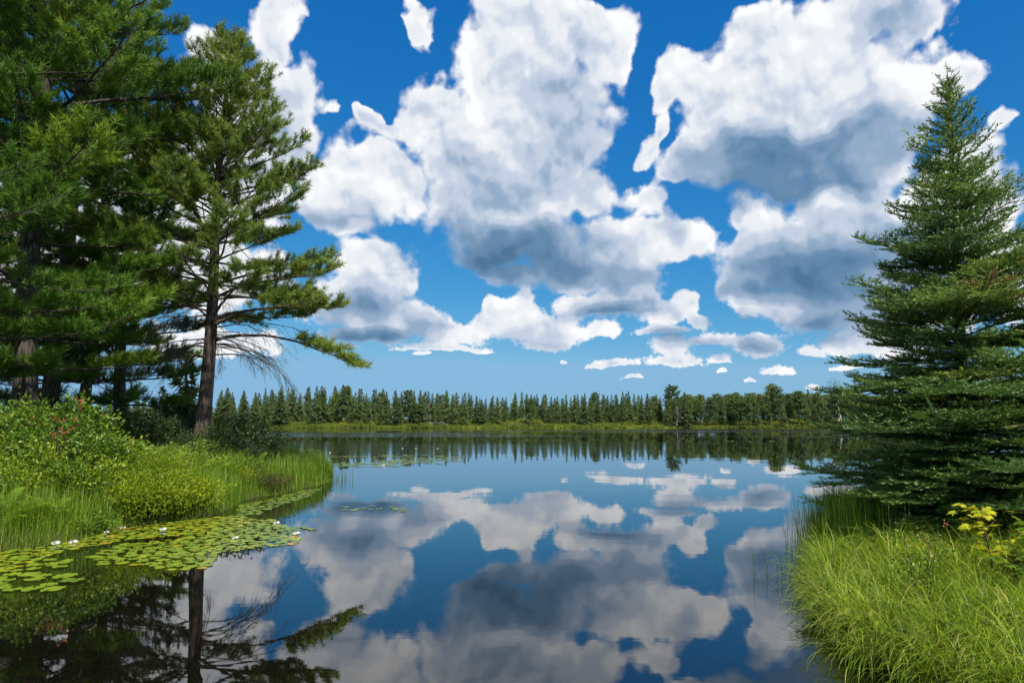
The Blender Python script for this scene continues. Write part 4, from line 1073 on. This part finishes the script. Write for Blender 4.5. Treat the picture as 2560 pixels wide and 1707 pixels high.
def pads():
    zones = [  # photo-pixel outline on the water, pads tried per zone, radius range, yellowness, gap
        ([(-60,1385),(60,1374),(153,1362),(235,1342),(306,1322),(400,1309),(517,1295),(600,1290),(640,1300),(560,1330),(420,1340),(300,1352),(160,1376),(70,1408),(-60,1450)], 5200, (.045, .085), .74),
        ([(232,1388),(310,1360),(420,1350),(560,1330),(630,1298),(690,1300),(735,1335),(752,1358),(640,1368),(552,1382),(505,1420),(430,1424),(340,1412),(250,1410)], 5200, (.048, .092), .58),
        ([(690,1316),(790,1319),(785,1326),(700,1330)], 60, (.05, .09), .4),
        ([(-50,1446),(70,1432),(182,1444),(165,1470),(40,1478),(-50,1480)], 60, (.08, .125), .48),
        ([(0,1405),(120,1392),(210,1402),(130,1424),(0,1440)], 26, (.06, .10), .5),
        ([(600,1262),(660,1252),(760,1225),(800,1222),(770,1240),(700,1262),(650,1285),(600,1290)], 700, (.045, .075), .42),
        ([(840,1262),(1010,1268),(1010,1278),(850,1276)], 16, (.05, .08), .35)]
    done = []; X = np.zeros(0); Y = np.zeros(0); R = np.zeros(0)
    spots = ('in the yellowish strip hugging the left bank', 'in the broad raft of pads off the left bank', 'in the thin tail of pads trailing out from the raft', 'in the loose cluster of large pads apart from the raft', 'in the scattered few between strip and loose cluster', 'in the narrow band along the point', 'in the lone drift out beyond the point')
    for zi, (poly, tries, (r0, r1), tn) in enumerate(zones):
        wp = [on_level(*p) for p in poly]; wp = np.array([(p.x, p.y) for p in wp])
        lo, hi = wp.min(0), wp.max(0)
        x = U(lo[0], hi[0], tries * 6); y = U(lo[1], hi[1], tries * 6)
        ok = (sdf(wp, x, y) > -.02) & (sdf(left_poly, x, y) < .02); x, y = x[ok][:tries], y[ok][:tries]
        for xx, yy in zip(x, y):
            r = U(r0, r1)
            if len(X) and np.any(np.hypot(X - xx, Y - yy) < (R + r) * .88): continue
            X = np.append(X, xx); Y = np.append(Y, yy); R = np.append(R, r); done.append((xx, yy, r, tn, zi))
    done.sort(key=lambda q: -q[2] / q[1])
    def kind(tn):
        v = tn + RNG.normal(0, .12); return 5 if U(0, 1) < .03 else int(np.clip(np.interp(v, (.2, .4, .55, .7, .9), (0, 1, 2, 3, 4)) + .5, 0, 4))
    rest = Geo()
    for i, (x, y, r, tn, zi) in enumerate(done):
        z = .004 + U(0, .006)
        if i < 295:
            k = kind(tn)
            obj('lily_pad', PADS[k], None, (x, y, z), (U(-.03, .03), U(-.03, .03), U(0, 6.28)), r, category='lily pad',
                label=('orange withering' if k == 5 else 'yellowish' if k == 4 else 'green') + ' round lily pad ' + spots[zi],
                group=('withering' if k == 5 else 'yellowish' if k == 4 else 'green') + ' lily pads ' + spots[zi])
        else:
            g_, V, T, Q = PADG[RNG.integers(0, 5)]; a = U(0, 6.28); c, s = math.cos(a), math.sin(a)
            rest.add(np.stack(((V[:, 0] * c - V[:, 1] * s) * r + x, (V[:, 0] * s + V[:, 1] * c) * r + y, V[:, 2] * r + z), -1), T, Q, float(np.clip(tn + RNG.normal(0, .14), .1, .9)))
    # far drifts of pads out on the lake
    for (x0, x1, y0, y1, n) in ((770, 1020, 1138, 1168, 420), (960, 1160, 1136, 1160, 330), (690, 800, 1120, 1160, 160), (1280, 1500, 1098, 1101, 60), (1700, 1900, 1086, 1088, 60), (1800, 2000, 1101, 1104, 60)):
        for k in range(n):
            p = on_level(U(x0, x1), U(y0, y1)); r = U(.07, .13)
            if wob(p.x, p.y, .5, 4.) + RNG.normal(0, .3) < -.05: continue
            g_, V, T, Q = PADG[RNG.integers(0, 5)]
            rest.add(V * r + (p.x, p.y, .006), T, Q, U(.2, .5))
    obj('lily_pads', rest.mesh('lily_pad_drift', M_pad, True), kind='stuff', label='smaller and farther lily pads drifting in patches on the lake', category='lily pads')
PADG = [pad_mesh(s, .5) for s in range(11, 16)]
pads()
def lily(px, py, s=1.0):
    p = on_level(px, py)
    t = thing('water_lily', 'open white water lily flower floating among the pads', 'flower', (p.x, p.y, .012), U(0, 6.28), s, 'white water lilies')
    V, T = leaf_tmpl(1, .42, .12, -.12)
    for ring, n, tilt, ln in ((0, 8, .35, .062), (1, 7, .75, .052)):
        for j in range(n): obj('petal', PETAL, t, (0, 0, .004), (0, math.pi / 2 - tilt - U(-.1, .1), j * 6.283 / n + ring * .4), ln)
    obj('stamens', STAM, t)
mt, nt, b = material('lily_petal'); b.inputs['Base Color'].default_value = (.82, .80, .78, 1); b.inputs['Roughness'].default_value = .5; b.inputs['Subsurface Weight'].default_value = 0.0
g = Geo(); V, T = leaf_tmpl(1, .42, .12, -.12); g.add(V, T); PETAL = g.mesh('petal', mt, True)
mt2, nt, b = material('lily_stamens'); b.inputs['Base Color'].default_value = (.75, .5, .04, 1)
g = Geo(); place(g, tuft(1, .02, .006, 0, 1, .001), np.zeros((24, 3)) + (0, 0, .006), RNG.normal(0, .5, (24, 3)) + UP, 1.0, .5); STAM = g.mesh('stamens', mt2)
for q in ((139,1362),(183,1359),(407,1327),(741,1337),(691,1311),(588,1348,.8),(306,1322,.8),(265,1334,.8),(1006,1121,.9),(1040,1121,.9),(1094,1122,.9),(825,1132,.9),(958,1165,1.1)): lily(*q)
